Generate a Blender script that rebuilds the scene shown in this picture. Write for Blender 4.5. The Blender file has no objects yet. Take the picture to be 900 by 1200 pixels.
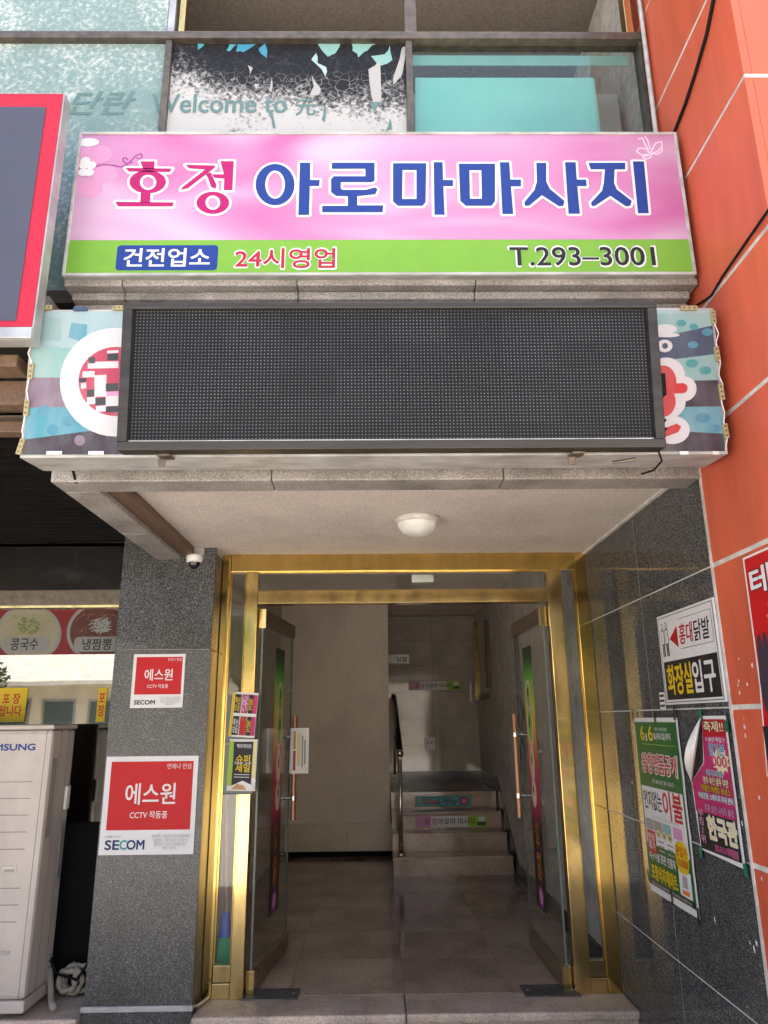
import bpy, bmesh, math, random
from mathutils import Vector, Matrix, noise as mnoise
from mathutils.geometry import tessellate_polygon
random.seed(7)
R = math.radians
scn = bpy.context.scene
col = scn.collection

# ------------------------------------------------------------------ camera
YAW, PITCH, ROLL, FPX = 0.0139, 0.2756, -0.0103, 860.66      # solved from the vanishing points
EYE = Vector((0, 0, 1.62))
FWD = Vector((math.sin(YAW)*math.cos(PITCH), math.cos(YAW)*math.cos(PITCH), math.sin(PITCH)))
r0 = Vector((math.cos(YAW), -math.sin(YAW), 0)); u0 = r0.cross(FWD)
RGT = r0*math.cos(ROLL) + u0*math.sin(ROLL)
UPV = -r0*math.sin(ROLL) + u0*math.cos(ROLL)
cam = bpy.data.cameras.new('camera'); camo = bpy.data.objects.new('camera', cam); col.objects.link(camo)
cm = Matrix((RGT, UPV, -FWD)).transposed().to_4x4(); cm.translation = EYE
camo.matrix_world = cm
cam.sensor_fit = 'VERTICAL'; cam.sensor_height = 24; cam.lens = 24*FPX/1200
cam.clip_start = 0.05; cam.clip_end = 500
scn.camera = camo
# ------------------------------------------------------------------ sky, sun, exposure
SUN_EL, SUN_AZ = 74, 25            # sun stands behind the building, a little to the right
w = bpy.data.worlds.new('World'); scn.world = w; w.use_nodes = True
nt = w.node_tree; bg = nt.nodes['Background']
sk = nt.nodes.new('ShaderNodeTexSky'); sk.sky_type = 'NISHITA'; sk.sun_disc = False
sk.sun_elevation = R(SUN_EL); sk.sun_rotation = R(SUN_AZ); sk.dust_density = 6.0; sk.ozone_density = 0.2; sk.air_density = 0.8
nt.links.new(sk.outputs[0], bg.inputs[0]); bg.inputs[1].default_value = 0.15
sd = Vector((math.sin(R(SUN_AZ))*math.cos(R(SUN_EL)), math.cos(R(SUN_AZ))*math.cos(R(SUN_EL)), math.sin(R(SUN_EL))))
sun = bpy.data.lights.new('sun', 'SUN'); sun.energy = 5.0; sun.angle = R(0.5); sun.color = (1, .95, .87)
suno = bpy.data.objects.new('sun', sun); col.objects.link(suno)
suno.rotation_euler = (-sd).to_track_quat('-Z', 'Y').to_euler(); suno.location = (0, 20, 20)
scn.view_settings.view_transform = 'Standard'; scn.view_settings.look = 'None'
scn.view_settings.gamma = 1; scn.view_settings.exposure = 2.22

# ------------------------------------------------------------------ main dimensions (metres)
XW, YF, YC = 1.344, 4.587, 2.855     # right wall plane, door frame plane, end of the granite wall
FL, SOF, YWIN = 0.17, 2.633, 2.83    # entrance floor, soffit, upper window plane

# ------------------------------------------------------------------ materials
def mat(name, c, rough=.5, metal=0, c2=None, ns=6., nd=4., ramp=(.35, .65), bump=0, bs=200., spec=.5, speck=None,
        coat=0, emit=None, stretch=(1, 1, 1), rvar=0, grime=None):
    m = bpy.data.materials.new(name); m.use_nodes = True
    t = m.node_tree; b = t.nodes['Principled BSDF']; N = t.nodes.new; L = t.links.new
    b.inputs['Roughness'].default_value = rough; b.inputs['Metallic'].default_value = metal
    b.inputs['Specular IOR Level'].default_value = spec
    b.inputs['Coat Weight'].default_value = coat; b.inputs['Coat Roughness'].default_value = .05
    b.inputs['Base Color'].default_value = (*c, 1)
    tc = N('ShaderNodeTexCoord'); oi = N('ShaderNodeObjectInfo')
    mu = N('ShaderNodeMath'); mu.operation = 'MULTIPLY'; mu.inputs[1].default_value = 37.; L(oi.outputs['Random'], mu.inputs[0])
    va = N('ShaderNodeVectorMath'); va.operation = 'ADD'; L(tc.outputs['Object'], va.inputs[0]); L(mu.outputs[0], va.inputs[1])
    sc = N('ShaderNodeVectorMath'); sc.operation = 'MULTIPLY'; sc.inputs[1].default_value = stretch; L(va.outputs[0], sc.inputs[0])
    vec = sc.outputs[0]
    cur = None
    if c2:
        n = N('ShaderNodeTexNoise'); n.inputs['Scale'].default_value = ns; n.inputs['Detail'].default_value = nd; L(vec, n.inputs['Vector'])
        rp = N('ShaderNodeValToRGB'); rp.color_ramp.elements[0].position = ramp[0]; rp.color_ramp.elements[1].position = ramp[1]
        rp.color_ramp.elements[0].color = (*c, 1); rp.color_ramp.elements[1].color = (*c2, 1)
        L(n.outputs[0], rp.inputs[0]); cur = rp.outputs[0]
        if rvar:
            mr = N('ShaderNodeMapRange'); mr.inputs[3].default_value = max(.02, rough-rvar); mr.inputs[4].default_value = rough+rvar
            L(n.outputs[0], mr.inputs[0]); L(mr.outputs[0], b.inputs['Roughness'])
    if speck:   # (scale, colour list) mineral grains
        scl, cols = speck
        v = N('ShaderNodeTexVoronoi'); v.inputs['Scale'].default_value = scl; L(va.outputs[0], v.inputs['Vector'])
        sp = N('ShaderNodeSeparateColor'); L(v.outputs['Color'], sp.inputs[0])
        rp2 = N('ShaderNodeValToRGB'); rp2.color_ramp.interpolation = 'CONSTANT'
        e = rp2.color_ramp.elements; e[0].color = (*cols[0][1], 1); e[0].position = 0; e[1].color = (*cols[1][1], 1); e[1].position = cols[1][0]
        for p_, c_ in cols[2:]: q = e.new(p_); q.color = (*c_, 1)
        L(sp.outputs[0], rp2.inputs[0])
        if cur is None: cur = rp2.outputs[0]
        else:
            mx = N('ShaderNodeMix'); mx.data_type = 'RGBA'; mx.blend_type = 'MULTIPLY'; mx.inputs[0].default_value = 1
            L(cur, mx.inputs[6]); L(rp2.outputs[0], mx.inputs[7]); cur = mx.outputs[2]
    if grime:   # (scale, darkest multiplier, stretch): slow stains and handling marks
        gm = N('ShaderNodeVectorMath'); gm.operation = 'MULTIPLY'; gm.inputs[1].default_value = grime[2]; L(va.outputs[0], gm.inputs[0])
        gn = N('ShaderNodeTexNoise'); gn.inputs['Scale'].default_value = grime[0]; gn.inputs['Detail'].default_value = 7; gn.inputs['Roughness'].default_value = .65; L(gm.outputs[0], gn.inputs['Vector'])
        gr = N('ShaderNodeMapRange'); gr.inputs[1].default_value = .32; gr.inputs[2].default_value = .55; gr.inputs[3].default_value = grime[1]; gr.inputs[4].default_value = 1; L(gn.outputs[0], gr.inputs[0])
        gs = N('ShaderNodeVectorMath'); gs.operation = 'SCALE'; L(gr.outputs[0], gs.inputs['Scale'])
        if cur is not None: L(cur, gs.inputs[0])
        else: gs.inputs[0].default_value = c
        cur = gs.outputs[0]
    if cur is not None: L(cur, b.inputs['Base Color'])
    if bump:
        n2 = N('ShaderNodeTexNoise'); n2.inputs['Scale'].default_value = bs; n2.inputs['Detail'].default_value = 3; L(vec, n2.inputs['Vector'])
        bp = N('ShaderNodeBump'); bp.inputs['Strength'].default_value = bump; bp.inputs['Distance'].default_value = .004
        L(n2.outputs[0], bp.inputs['Height']); L(bp.outputs[0], b.inputs['Normal'])
    if emit:
        b.inputs['Emission Color'].default_value = (*emit[0], 1); b.inputs['Emission Strength'].default_value = emit[1]
    return m
def glass(name, tint, f0=.04, trn=(.93, .95, .94)):
    m = bpy.data.materials.new(name); m.use_nodes = True; t = m.node_tree; t.nodes.clear(); N = t.nodes.new; L = t.links.new
    o = N('ShaderNodeOutputMaterial'); lw = N('ShaderNodeLayerWeight'); lw.inputs[0].default_value = .5
    pw = N('ShaderNodeMath'); pw.operation = 'POWER'; pw.inputs[1].default_value = 5; L(lw.outputs['Facing'], pw.inputs[0])
    f = N('ShaderNodeMath'); f.operation = 'MULTIPLY_ADD'; f.inputs[1].default_value = (1-f0)*.8; f.inputs[2].default_value = f0; L(pw.outputs[0], f.inputs[0])
    a = N('ShaderNodeBsdfTransparent'); a.inputs[0].default_value = (*trn, 1); g = N('ShaderNodeBsdfGlossy'); g.inputs[0].default_value = (*tint, 1); g.inputs['Roughness'].default_value = .012
    n = N('ShaderNodeTexNoise'); n.inputs['Scale'].default_value = 1.2; bp = N('ShaderNodeBump'); bp.inputs['Strength'].default_value = .03; bp.inputs['Distance'].default_value = .05
    tc = N('ShaderNodeTexCoord'); L(tc.outputs['Object'], n.inputs[0]); L(n.outputs[0], bp.inputs['Height']); L(bp.outputs[0], g.inputs['Normal'])
    x = N('ShaderNodeMixShader'); L(f.outputs[0], x.inputs[0]); L(a.outputs[0], x.inputs[1]); L(g.outputs[0], x.inputs[2]); L(x.outputs[0], o.inputs[0])
    return m
def flat(name, c, rough=.5):
    c = tuple(v*.78 for v in c)      # all flat colours scaled down to balance the raised exposure
    return mat(name, c, rough, c2=tuple(v*.93 for v in c), ns=9, ramp=(.45, .75), spec=.22)

Md = {}
Md['granite_dark'] = mat('granite_dark', (.9, .9, .9), .05, c2=(1, 1, 1), ns=3, spec=.14, speck=(420, [(0, (.037, .038, .038)), (.42, (.078, .079, .079)), (.68, (.020, .020, .021)), (.86, (.24, .238, .235))]), grime=(3, .75, (1, 1, .5)))
Md['granite_grey'] = mat('granite_grey', (.78, .78, .78), .3, c2=(1, 1, 1), ns=3, speck=(380, [(0, (.036, .036, .034)), (.4, (.074, .073, .069)), (.68, (.020, .020, .019)), (.85, (.21, .207, .197))]), grime=(3, .68, (1, 1, .6)))
Md['granite_light'] = mat('granite_light', (.72, .70, .68), .55, c2=(1, 1, 1), ns=5, speck=(330, [(0, (.25, .23, .21)), (.35, (.34, .315, .29)), (.65, (.17, .155, .14)), (.85, (.43, .40, .375))]), bump=.15, grime=(4, .68, (1, 1, 1)))
Md['granite_floor'] = mat('granite_floor', (.68, .66, .64), .09, c2=(1, 1, 1), ns=2.2, speck=(300, [(0, (.42, .305, .225)), (.35, (.52, .39, .295)), (.65, (.28, .20, .145)), (.85, (.60, .48, .385))]), rvar=.04, grime=(2.5, .72, (1, 1, 1)))
Md['granite_step'] = mat('granite_step', (.7, .68, .66), .45, c2=(1, 1, 1), ns=3, speck=(280, [(0, (.56, .44, .345)), (.35, (.66, .54, .44)), (.65, (.37, .285, .22)), (.85, (.74, .64, .54))]), bump=.1, grime=(5, .66, (1, 1, 1)))
Md['grout'] = mat('grout', (.55, .54, .51), .9, c2=(.38, .37, .35), ns=9)
Md['grout_dark'] = mat('grout_dark', (.09, .08, .07), .9)
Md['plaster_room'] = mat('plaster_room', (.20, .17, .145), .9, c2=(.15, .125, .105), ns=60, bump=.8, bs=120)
Md['plaster'] = mat('plaster', (.66, .585, .515), .9, c2=(.46, .40, .35), ns=120, nd=3, bump=1.0, bs=170, grime=(1.6, .80, (1, 1, 1)))
Md['plaster_in'] = mat('plaster_in', (.82, .72, .61), .9, c2=(.68, .59, .50), ns=130, nd=3, bump=1.0, bs=120, grime=(1.8, .82, (1, 1, .5)))
Md['brass'] = mat('brass', (.76, .53, .17), .10, 1, c2=(.60, .39, .10), ns=9, ramp=(.4, .75), rvar=.05, stretch=(1, 1, .25), grime=(7, .80, (1, 1, .3)))
Md['brass_worn'] = mat('brass_worn', (.80, .59, .24), .13, 1, c2=(.50, .33, .10), ns=14, ramp=(.5, .8), rvar=.09, stretch=(1, 1, .4), grime=(9, .72, (1, 1, .3)))
Md['steel'] = mat('steel', (.62, .60, .57), .25, 1, c2=(.45, .43, .40), ns=20)
Md['rail_brown'] = mat('rail_brown', (.36, .28, .18), .32, .8, c2=(.26, .20, .13), ns=14)
Md['bronze'] = mat('bronze', (.16, .13, .10), .4, .7, c2=(.10, .085, .07), ns=20)
Md['copper'] = mat('copper', (.30, .13, .05), .3, .2, c2=(.20, .08, .03), ns=12, stretch=(1, 1, .1), coat=.4)
Md['alu'] = mat('alu', (.50, .50, .48), .42, .6, c2=(.36, .36, .34), ns=9, grime=(5, .75, (1, 1, .6)))
Md['white_metal'] = mat('white_metal', (.42, .415, .40), .45, c2=(.23, .21, .185), ns=6, nd=8, ramp=(.42, .8), stretch=(1, 2.5, 2.5), grime=(5, .72, (1, 1, 1)))
Md['white'] = mat('white', (.66, .65, .62), .4, c2=(.56, .55, .52), ns=9)
Md['ac_white'] = mat('ac_white', (.47, .41, .36), .45, c2=(.38, .33, .285), ns=3, ramp=(.4, .8), grime=(2.5, .80, (1.5, 1.5, .6)))
Md['ac_seam'] = mat('ac_seam', (.17, .15, .135), .6)
Md['black'] = mat('black', (.006, .006, .0065), .75, spec=.15)
Md['black_gloss'] = mat('black_gloss', (.01, .01, .011), .12)
Md['near_black'] = mat('near_black', (.003, .003, .0032), .7, c2=(.005, .005, .005), ns=5, spec=.1)
Md['red_paint'] = mat('red_paint', (.53, .098, .046), .42, c2=(.42, .082, .043), ns=5, nd=8, ramp=(.40, .85), bump=.08, bs=90, stretch=(2.2, 2.2, .35), spec=.35, rvar=.1, grime=(2.2, .80, (1.5, 1.5, .4)))
Md['seam'] = mat('seam', (.60, .57, .53), .6, c2=(.45, .42, .38), ns=20, grime=(6, .7, (1, 1, 1)))
Md['wood'] = mat('wood', (.13, .075, .042), .5, c2=(.085, .05, .028), ns=8, stretch=(8, .6, 8))
Md['rubber'] = mat('rubber', (.05, .047, .043), .55, c2=(.10, .095, .088), ns=26, bump=.3, bs=50)
Md['beige_tile'] = mat('beige_tile', (.38, .33, .28), .07, c2=(.32, .28, .235), ns=5, coat=.3, grime=(2, .85, (1, 1, 1)))
Md['beige_skirt'] = mat('beige_skirt', (.62, .53, .40), .4, c2=(.52, .44, .33), ns=4)
Md['skirt_dark'] = mat('skirt_dark', (.02, .02, .022), .2, c2=(.035, .035, .037), ns=120)
Md['glass'] = glass('glass', (1, 1, 1), .045)
Md['glass_shop'] = glass('glass_shop', (1, .98, .93), .15, (.50, .50, .49))
Md['glass_green'] = glass('glass_green', (.85, .95, .93), .04, (.86, .92, .90))
Md['glass_edge'] = mat('glass_edge', (.10, .135, .125), .25)
Md['asphalt'] = mat('asphalt', (.46, .435, .395), .9, c2=(.38, .36, .325), ns=60, bump=.5, bs=120)
Md['facade'] = mat('facade', (.62, .56, .48), .8, c2=(.52, .47, .40), ns=2)
Md['facade_pale'] = mat('facade_pale', (.74, .67, .50), .8, c2=(.64, .58, .43), ns=2)
Md['cement'] = mat('cement', (.34, .32, .30), .9, c2=(.26, .25, .235), ns=4)
Md['roof_sheet'] = mat('roof_sheet', (.62, .60, .55), .6, c2=(.50, .48, .44), ns=3)
Md['bark'] = mat('bark', (.10, .07, .05), .9, c2=(.06, .045, .03), ns=20, bump=.6, bs=40)
Md['leaf'] = mat('leaf', (.055, .10, .028), .6, c2=(.09, .14, .04), ns=5)
Md['film_teal'] = mat('film_teal', (.17, .41, .38), .25, c2=(.22, .46, .43), ns=2.5)
def K(name, c, rough=.45):
    if name not in Md: Md[name] = flat(name, c, rough)
    return Md[name]
K('ink_blue', (.017, .048, .25)); K('ink_pink', (.40, .011, .130)); K('ink_white', (.74, .73, .73)); K('ink_red', (.46, .010, .018))
K('ink_rose', (.42, .018, .045)); K('ink_black', (.02, .02, .022)); K('ink_green', (.185, .40, .050)); K('ink_yellow', (.72, .50, .015)); K('ink_dkgreen', (.012, .12, .03))
K('ink_navy', (.015, .04, .13)); K('ink_teal', (.07, .33, .34)); K('ink_orange', (.80, .22, .03)); K('ink_sky', (.06, .28, .42)); K('ink_cream', (.80, .70, .42))
K('ink_grey', (.30, .30, .31)); K('ink_magenta', (.50, .03, .14)); K('ink_purple', (.28, .04, .25)); K('ink_lime', (.35, .55, .05)); K('paper', (.78, .77, .74), .6)
K('ink_sage', (.24, .44, .42)); K('ink_mauve', (.20, .12, .18)); K('ink_plum', (.05, .035, .05)); K('ink_aqua', (.085, .33, .42)); K('ink_paleaqua', (.38, .52, .54)); K('ink_dkblue', (.05, .09, .17))
K('ink_scarlet', (.52, .010, .014)); K('ink_petal', (.66, .30, .50)); K('ink_wing', (.90, .72, .84)); K('ink_filmletter', (.13, .23, .23)); K('ink_meat', (.38, .06, .05))
K('ink_food', (.55, .30, .13)); K('ink_noodle', (.72, .64, .32)); K('frame_red', (.47, .022, .05)); K('slate', (.075, .08, .115)); K('tape_green', (.01, .17, .09)); K('tape_black', (.012, .012, .012))
K('clip_gold', (.40, .33, .17)); K('bristle', (.03, .55, .20)); K('ferrule', (.10, .20, .85)); K('pole', (.70, .38, .24)); K('cloth', (.40, .35, .29), .8)

# ------------------------------------------------------------------ mesh builder
class MB:
    def __init__(s): s.v = []; s.f = []
    def box(s, x0, x1, y0, y1, z0, z1):
        b = len(s.v)
        s.v += [(x0,y0,z0),(x1,y0,z0),(x1,y1,z0),(x0,y1,z0),(x0,y0,z1),(x1,y0,z1),(x1,y1,z1),(x0,y1,z1)]
        s.f += [tuple(b+i for i in q) for q in ((0,3,2,1),(4,5,6,7),(0,1,5,4),(1,2,6,5),(2,3,7,6),(3,0,4,7))]
        return s
    def quad(s, a, b_, c, d):
        b = len(s.v); s.v += [tuple(a), tuple(b_), tuple(c), tuple(d)]; s.f.append((b, b+1, b+2, b+3)); return s
    def poly(s, loops, z):           # outer loop (+ holes) of 2D points
        if not isinstance(loops[0][0], (tuple, list)): loops = [loops]
        L = [[Vector((x, y, 0)) for x, y in l] for l in loops]
        b = len(s.v)
        for l in L: s.v += [(p.x, p.y, z) for p in l]
        pts = [p for l in L for p in l]
        for t in tessellate_polygon(L):
            a, c, d = (pts[i] for i in t)
            if (c-a).cross(d-a).z < 0: t = (t[0], t[2], t[1])
            s.f.append(tuple(b+i for i in t))
        return s
    def prism(s, pts, z0, z1):       # extruded outline
        s.poly(pts, z1); n = len(pts); b = len(s.v)
        ar = sum(pts[i][0]*pts[(i+1) % n][1]-pts[(i+1) % n][0]*pts[i][1] for i in range(n))
        if ar < 0: pts = pts[::-1]
        s.v += [(x, y, z0) for x, y in pts] + [(x, y, z1) for x, y in pts]
        for i in range(n):
            j = (i+1) % n; s.f.append((b+i, b+j, b+n+j, b+n+i))
        s.f.append(tuple(b+i for i in reversed(range(n))))
        return s
    def ell(s, cx, cy, rx, ry, z, n=28, a0=0, a1=2*math.pi):
        return s.poly([(cx+rx*math.cos(a0+(a1-a0)*i/n), cy+ry*math.sin(a0+(a1-a0)*i/n)) for i in range(n + (0 if a1-a0 > 6.2 else 1))], z)
    def rect(s, x0, y0, x1, y1, z): return s.poly([(x0, y0), (x1, y0), (x1, y1), (x0, y1)], z)
    def tube(s, pts, r, n=10, caps=True):
        pts = [Vector(p) for p in pts]; rs = r if isinstance(r, (list, tuple)) else [r]*len(pts); b = len(s.v)
        up = None
        for i, p in enumerate(pts):
            t = (pts[min(i+1, len(pts)-1)]-pts[max(i-1, 0)]).normalized()
            if up is None: up = t.orthogonal().normalized()
            up = (up - t*up.dot(t)).normalized(); sd_ = t.cross(up)
            for k in range(n):
                a = 2*math.pi*k/n; s.v.append(tuple(p + (up*math.cos(a)+sd_*math.sin(a))*rs[i]))
        for i in range(len(pts)-1):
            for k in range(n):
                j = (k+1) % n; s.f.append((b+i*n+k, b+i*n+j, b+(i+1)*n+j, b+(i+1)*n+k))
        if caps:
            s.f.append(tuple(b+k for k in reversed(range(n)))); e = b+(len(pts)-1)*n; s.f.append(tuple(e+k for k in range(n)))
        return s
    def lathe(s, prof, o=(0, 0, 0), ax='z', n=28):   # prof: (radius, height)
        b = len(s.v); o = Vector(o)
        for r_, h in prof:
            for k in range(n):
                a = 2*math.pi*k/n; c_, d_ = r_*math.cos(a), r_*math.sin(a)
                s.v.append(tuple(o + (Vector((c_, d_, h)) if ax == 'z' else Vector((c_, h, -d_)) if ax == 'y' else Vector((h, c_, d_)))))
        for i in range(len(prof)-1):
            for k in range(n):
                j = (k+1) % n; s.f.append((b+i*n+k, b+i*n+j, b+(i+1)*n+j, b+(i+1)*n+k))
        return s
    def build(s, name, m, parent=None, bevel=0, smooth=False, label=None, kind=None):
        me = bpy.data.meshes.new(name); me.from_pydata(s.v, [], s.f)
        if bevel:
            bm = bmesh.new(); bm.from_mesh(me); bmesh.ops.remove_doubles(bm, verts=bm.verts, dist=1e-6)
            bmesh.ops.bevel(bm, geom=[e for e in bm.edges if len(e.link_faces) == 2 and e.calc_face_angle(0) > .5], offset=bevel, segments=2, profile=.5, affect='EDGES')
            bm.to_mesh(me); bm.free()
        me.materials.append(Md[m] if isinstance(m, str) else m)
        if smooth:
            for p in me.polygons: p.use_smooth = True
        o = bpy.data.objects.new(name, me); col.objects.link(o)
        if parent: o.parent = parent
        if label: o['label'] = label
        if kind: o['kind'] = kind
        return o
def tag(o, label, cat, group=None):
    o['label'] = label; o['category'] = cat
    if group: o['group'] = group
    return o
class Fr:                                   # a plane in the world: local x right, y up, z out towards the viewer
    def __init__(s, o, ex, ey):
        s.o = Vector(o); s.ex = Vector(ex).normalized(); s.ey = Vector(ey).normalized(); s.en = s.ex.cross(s.ey).normalized()
        m = Matrix((s.ex, s.ey, s.en)).transposed().to_4x4(); m.translation = s.o; s.m = m
    def px(s, x, y, lift=0):                # photo pixel -> point on this plane
        d = FWD + RGT*((x-450)/FPX) - UPV*((y-600)/FPX)
        t = (s.o + s.en*lift - EYE).dot(s.en)/d.dot(s.en); p = EYE + d*t - s.o
        return (p.dot(s.ex), p.dot(s.ey))
    def pp(s, pts): return [s.px(*p) for p in pts]
def thing(name, label, cat, fr=None, loc=(0, 0, 0), group=None):
    o = bpy.data.objects.new(name, None); col.objects.link(o); o.empty_display_size = .1
    if fr: o.matrix_world = fr.m
    else: o.location = loc
    return tag(o, label, cat, group)
def struct(o): o['kind'] = 'structure'; return o
front = lambda x, y, z: Fr((x, y, z), (1, 0, 0), (0, 0, 1))
side = lambda x, y, z: Fr((x, y, z), (0, -1, 0), (0, 0, 1))

_cu = bpy.data.curves.new('type_setting', 'FONT'); _cu.align_x = 'CENTER'; _cu.size = 1; _cu.resolution_u = 3
_to = bpy.data.objects.new('type_setting', _cu)
def text(parent, s, box, z, m, bold=0., shear=0., name='lettering', line=0, space=1.0):
    """bold is the stroke growth in units of one line's height"""
    _cu.body = s; _cu.shear = shear; _cu.space_line = line or 1.0; _cu.space_character = space
    src = bpy.data.meshes.new_from_object(_to)
    xs = [v.co.x for v in src.vertices]; ys = [v.co.y for v in src.vertices]
    x0, x1, y0, y1 = min(xs), max(xs), min(ys), max(ys); a, b, c, d = box
    nl = s.count('\n')+1; r_ = bold*.62*min((d-b)/nl, abs(c-a)*1.6/max(len(l) for l in s.split('\n')))
    a, b, c, d = a+r_, b+r_, c-r_, d-r_
    base = [(a + (v.co.x-x0)/(x1-x0)*(c-a), b + (v.co.y-y0)/(y1-y0)*(d-b)) for v in src.vertices]
    fc = [tuple(p.vertices) for p in src.polygons]; bpy.data.meshes.remove(src)
    V, F = [], []
    nd = 0 if bold <= 0 else (6 if bold < .05 else 10)
    offs = [(0, 0)] + [(r_*math.cos(6.28319*k/nd), r_*math.sin(6.28319*k/nd)) for k in range(nd)]
    for k, (ox, oy) in enumerate(offs):
        n0 = len(V); V += [(x+ox, y+oy, z+k*.00003) for x, y in base]; F += [tuple(n0+i for i in f) for f in fc]
    me = bpy.data.meshes.new(name); me.from_pydata(V, [], F); me.materials.append(Md[m])
    o = bpy.data.objects.new(name, me); col.objects.link(o); o.parent = parent
    return o
def tpx(parent, fr, s, p0, p1, z, m, bold=0., **k):     # pixel box on a frontal plane
    a = fr.px(p0[0], p1[1]); b = fr.px(p1[0], p0[1]); return text(parent, s, (a[0], a[1], b[0], b[1]), z, m, bold, **k)

def vgrad(name, stops, axis='Y', lo=0, hi=1, rough=.4):   # printed bands along a local axis
    m = bpy.data.materials.new(name); m.use_nodes = True; t = m.node_tree; b = t.nodes['Principled BSDF']; N = t.nodes.new; L = t.links.new
    tc = N('ShaderNodeTexCoord'); sx = N('ShaderNodeSeparateXYZ'); L(tc.outputs['Object'], sx.inputs[0])
    mr = N('ShaderNodeMapRange'); mr.inputs[1].default_value = lo; mr.inputs[2].default_value = hi; L(sx.outputs[axis], mr.inputs[0])
    rp = N('ShaderNodeValToRGB'); e = rp.color_ramp.elements; e[0].position = stops[0][0]; e[0].color = (*stops[0][1], 1); e[1].position = stops[1][0]; e[1].color = (*stops[1][1], 1)
    for p, c in stops[2:]: q = e.new(p); q.color = (*c, 1)
    L(mr.outputs[0], rp.inputs[0]); L(rp.outputs[0], b.inputs['Base Color']); b.inputs['Roughness'].default_value = rough
    return m

# ================================================================== SETTING
g = struct(MB().quad((-60, -60, 0), (60, -60, 0), (60, 60, 0), (-60, 60, 0)).build('street', 'asphalt'))
# entrance floor: concrete bed, granite tiles, rounded nosing
fl = struct(MB().box(-4.2, 1.352, 4.36, 11.2, -.02, .1655).build('entrance_floor', 'grout_dark'))
xs = [-1.12, -.495, .15, .74, 1.35]; ys = [4.60, 5.227, 5.83, 6.488, 7.11, 7.73, 8.35, 8.95]
for i in range(len(xs)-1):
    for j in range(len(ys)-1):
        MB().box(xs[i]+.0012, xs[i+1]-.0012, ys[j]+.0012, ys[j+1]-.0012, .12, .17).build('floor_tile', 'granite_floor', fl)
for a, b in ((-.95, .146), (.149, 1.348)):
    MB().box(a, b, 4.305, 4.5985, .125, .17).build('nosing', 'granite_step', fl, bevel=.012)
    MB().box(a, b, 4.335, 4.37, -.01, .1245).build('riser', 'granite_step', fl)
for a, b in ((-4.2, -2.9), (-2.897, -2.2), (-2.197, -1.53)):
    MB().box(a, b, 4.305, 4.79, .125, .17).build('nosing', 'granite_step', fl, bevel=.012)
    MB().box(a, b, 4.335, 4.37, -.01, .1245).build('riser', 'granite_step', fl)

# ------------------------------------------------------------------ right wall: polished granite tiles
gw = thing('granite_wall', 'polished dark granite tile wall with white joints beside the glass doors', 'wall', loc=(XW, YF, 0))
def wl(x0, x1, y0, y1, z0, z1): return MB().box(x0-XW, x1-XW, y0-YF, y1-YF, z0, z1)
wl(XW+.0015, XW+.1, YC, YF+.05, 0, SOF+.1).build('backing', 'grout', gw)
zs = [0, .02, .570, 1.107, 1.652, 2.197, 2.74]; cols = [(2.868, 3.682), (3.682, 4.56)]
for a, b in cols:
    for k in range(1, 6):
        wl(XW, XW+.02, a+.0028, b-.0028, zs[k]+.0028, zs[k+1]-.0028).build('tile', 'granite_dark', gw, bevel=.0006)
wl(XW-.004, XW+.03, YC-.006, YC+.010, 0, 2.66).build('corner_strip', 'seam', gw)
wl(XW-.003, XW+.03, 4.560, 4.572, .17, SOF).build('sealant_joint', 'seam', gw)
# red neighbour wall
rw = thing('red_wall', 'red painted panel wall with white seams projecting to the street', 'wall', loc=(XW, 2.106, 0))
def rl(x0, x1, y0, y1, z0, z1): return MB().box(x0-XW, x1-XW, y0-2.106, y1-2.106, z0, z1)
rl(XW+.003, 4.2, 2.109, 11.2, 0, 7.3).build('core', 'seam', rw)
rz = [0, .57, 1.107, 1.652, 2.197, 2.726, 3.222, 3.845, 4.385, 4.95, 5.5, 6.1, 6.7, 7.3]
for k in range(len(rz)-1):
    h = .0095
    rl(XW, XW+.03, 2.106, YC-.006 if rz[k] < 2.3 else 2.95, rz[k]+h, rz[k+1]-h).build('panel', 'red_paint', rw, bevel=.0012)
    rl(XW+.031, 2.6, 2.106, 2.14, rz[k]+h, rz[k+1]-h).build('panel', 'red_paint', rw, bevel=.002)
    rl(2.612, 4.2, 2.106, 2.14, rz[k]+h, rz[k+1]-h).build('panel', 'red_paint', rw, bevel=.002)
# chipped paint and old glue marks on the red wall
for i, (x, y) in enumerate(((866, 772), (882, 780), (865, 803), (867, 812), (866, 798), (876, 802), (872, 842), (873, 852), (874, 862), (890, 935), (876, 1180), (887, 1105), (893, 1030))):
    f_ = side(XW, 2.106, 0); a = f_.px(x, y); s_ = random.uniform(.003, .008)
    m_ = MB().poly([(a[0]+s_*random.uniform(.6, 1.2)*math.cos(t*1.05), a[1]+1.5*s_*random.uniform(.6, 1.2)*math.sin(t*1.05)) for t in range(6)], 0)
    m_.v = [(-.0012, -q[0], q[1]) for q in m_.v]; m_.build('paint_chip', 'paper', rw)
for i, (x, y) in enumerate(((879, 1105), (884, 1112), (838, 1078), (741, 917), (870, 965))):
    f_ = side(XW, YF, 0); a = f_.px(x, y); s_ = random.uniform(.004, .009)
    m_ = MB().poly([(a[0]+s_*random.uniform(.4, 1.2)*math.cos(t*.9+.4), a[1]+1.6*s_*random.uniform(.4, 1.2)*math.sin(t*.9)) for t in range(7)], 0)
    m_.v = [(-.0012, -q[0], q[1]) for q in m_.v]; m_.build('glue_mark', 'paper', gw)

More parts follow.
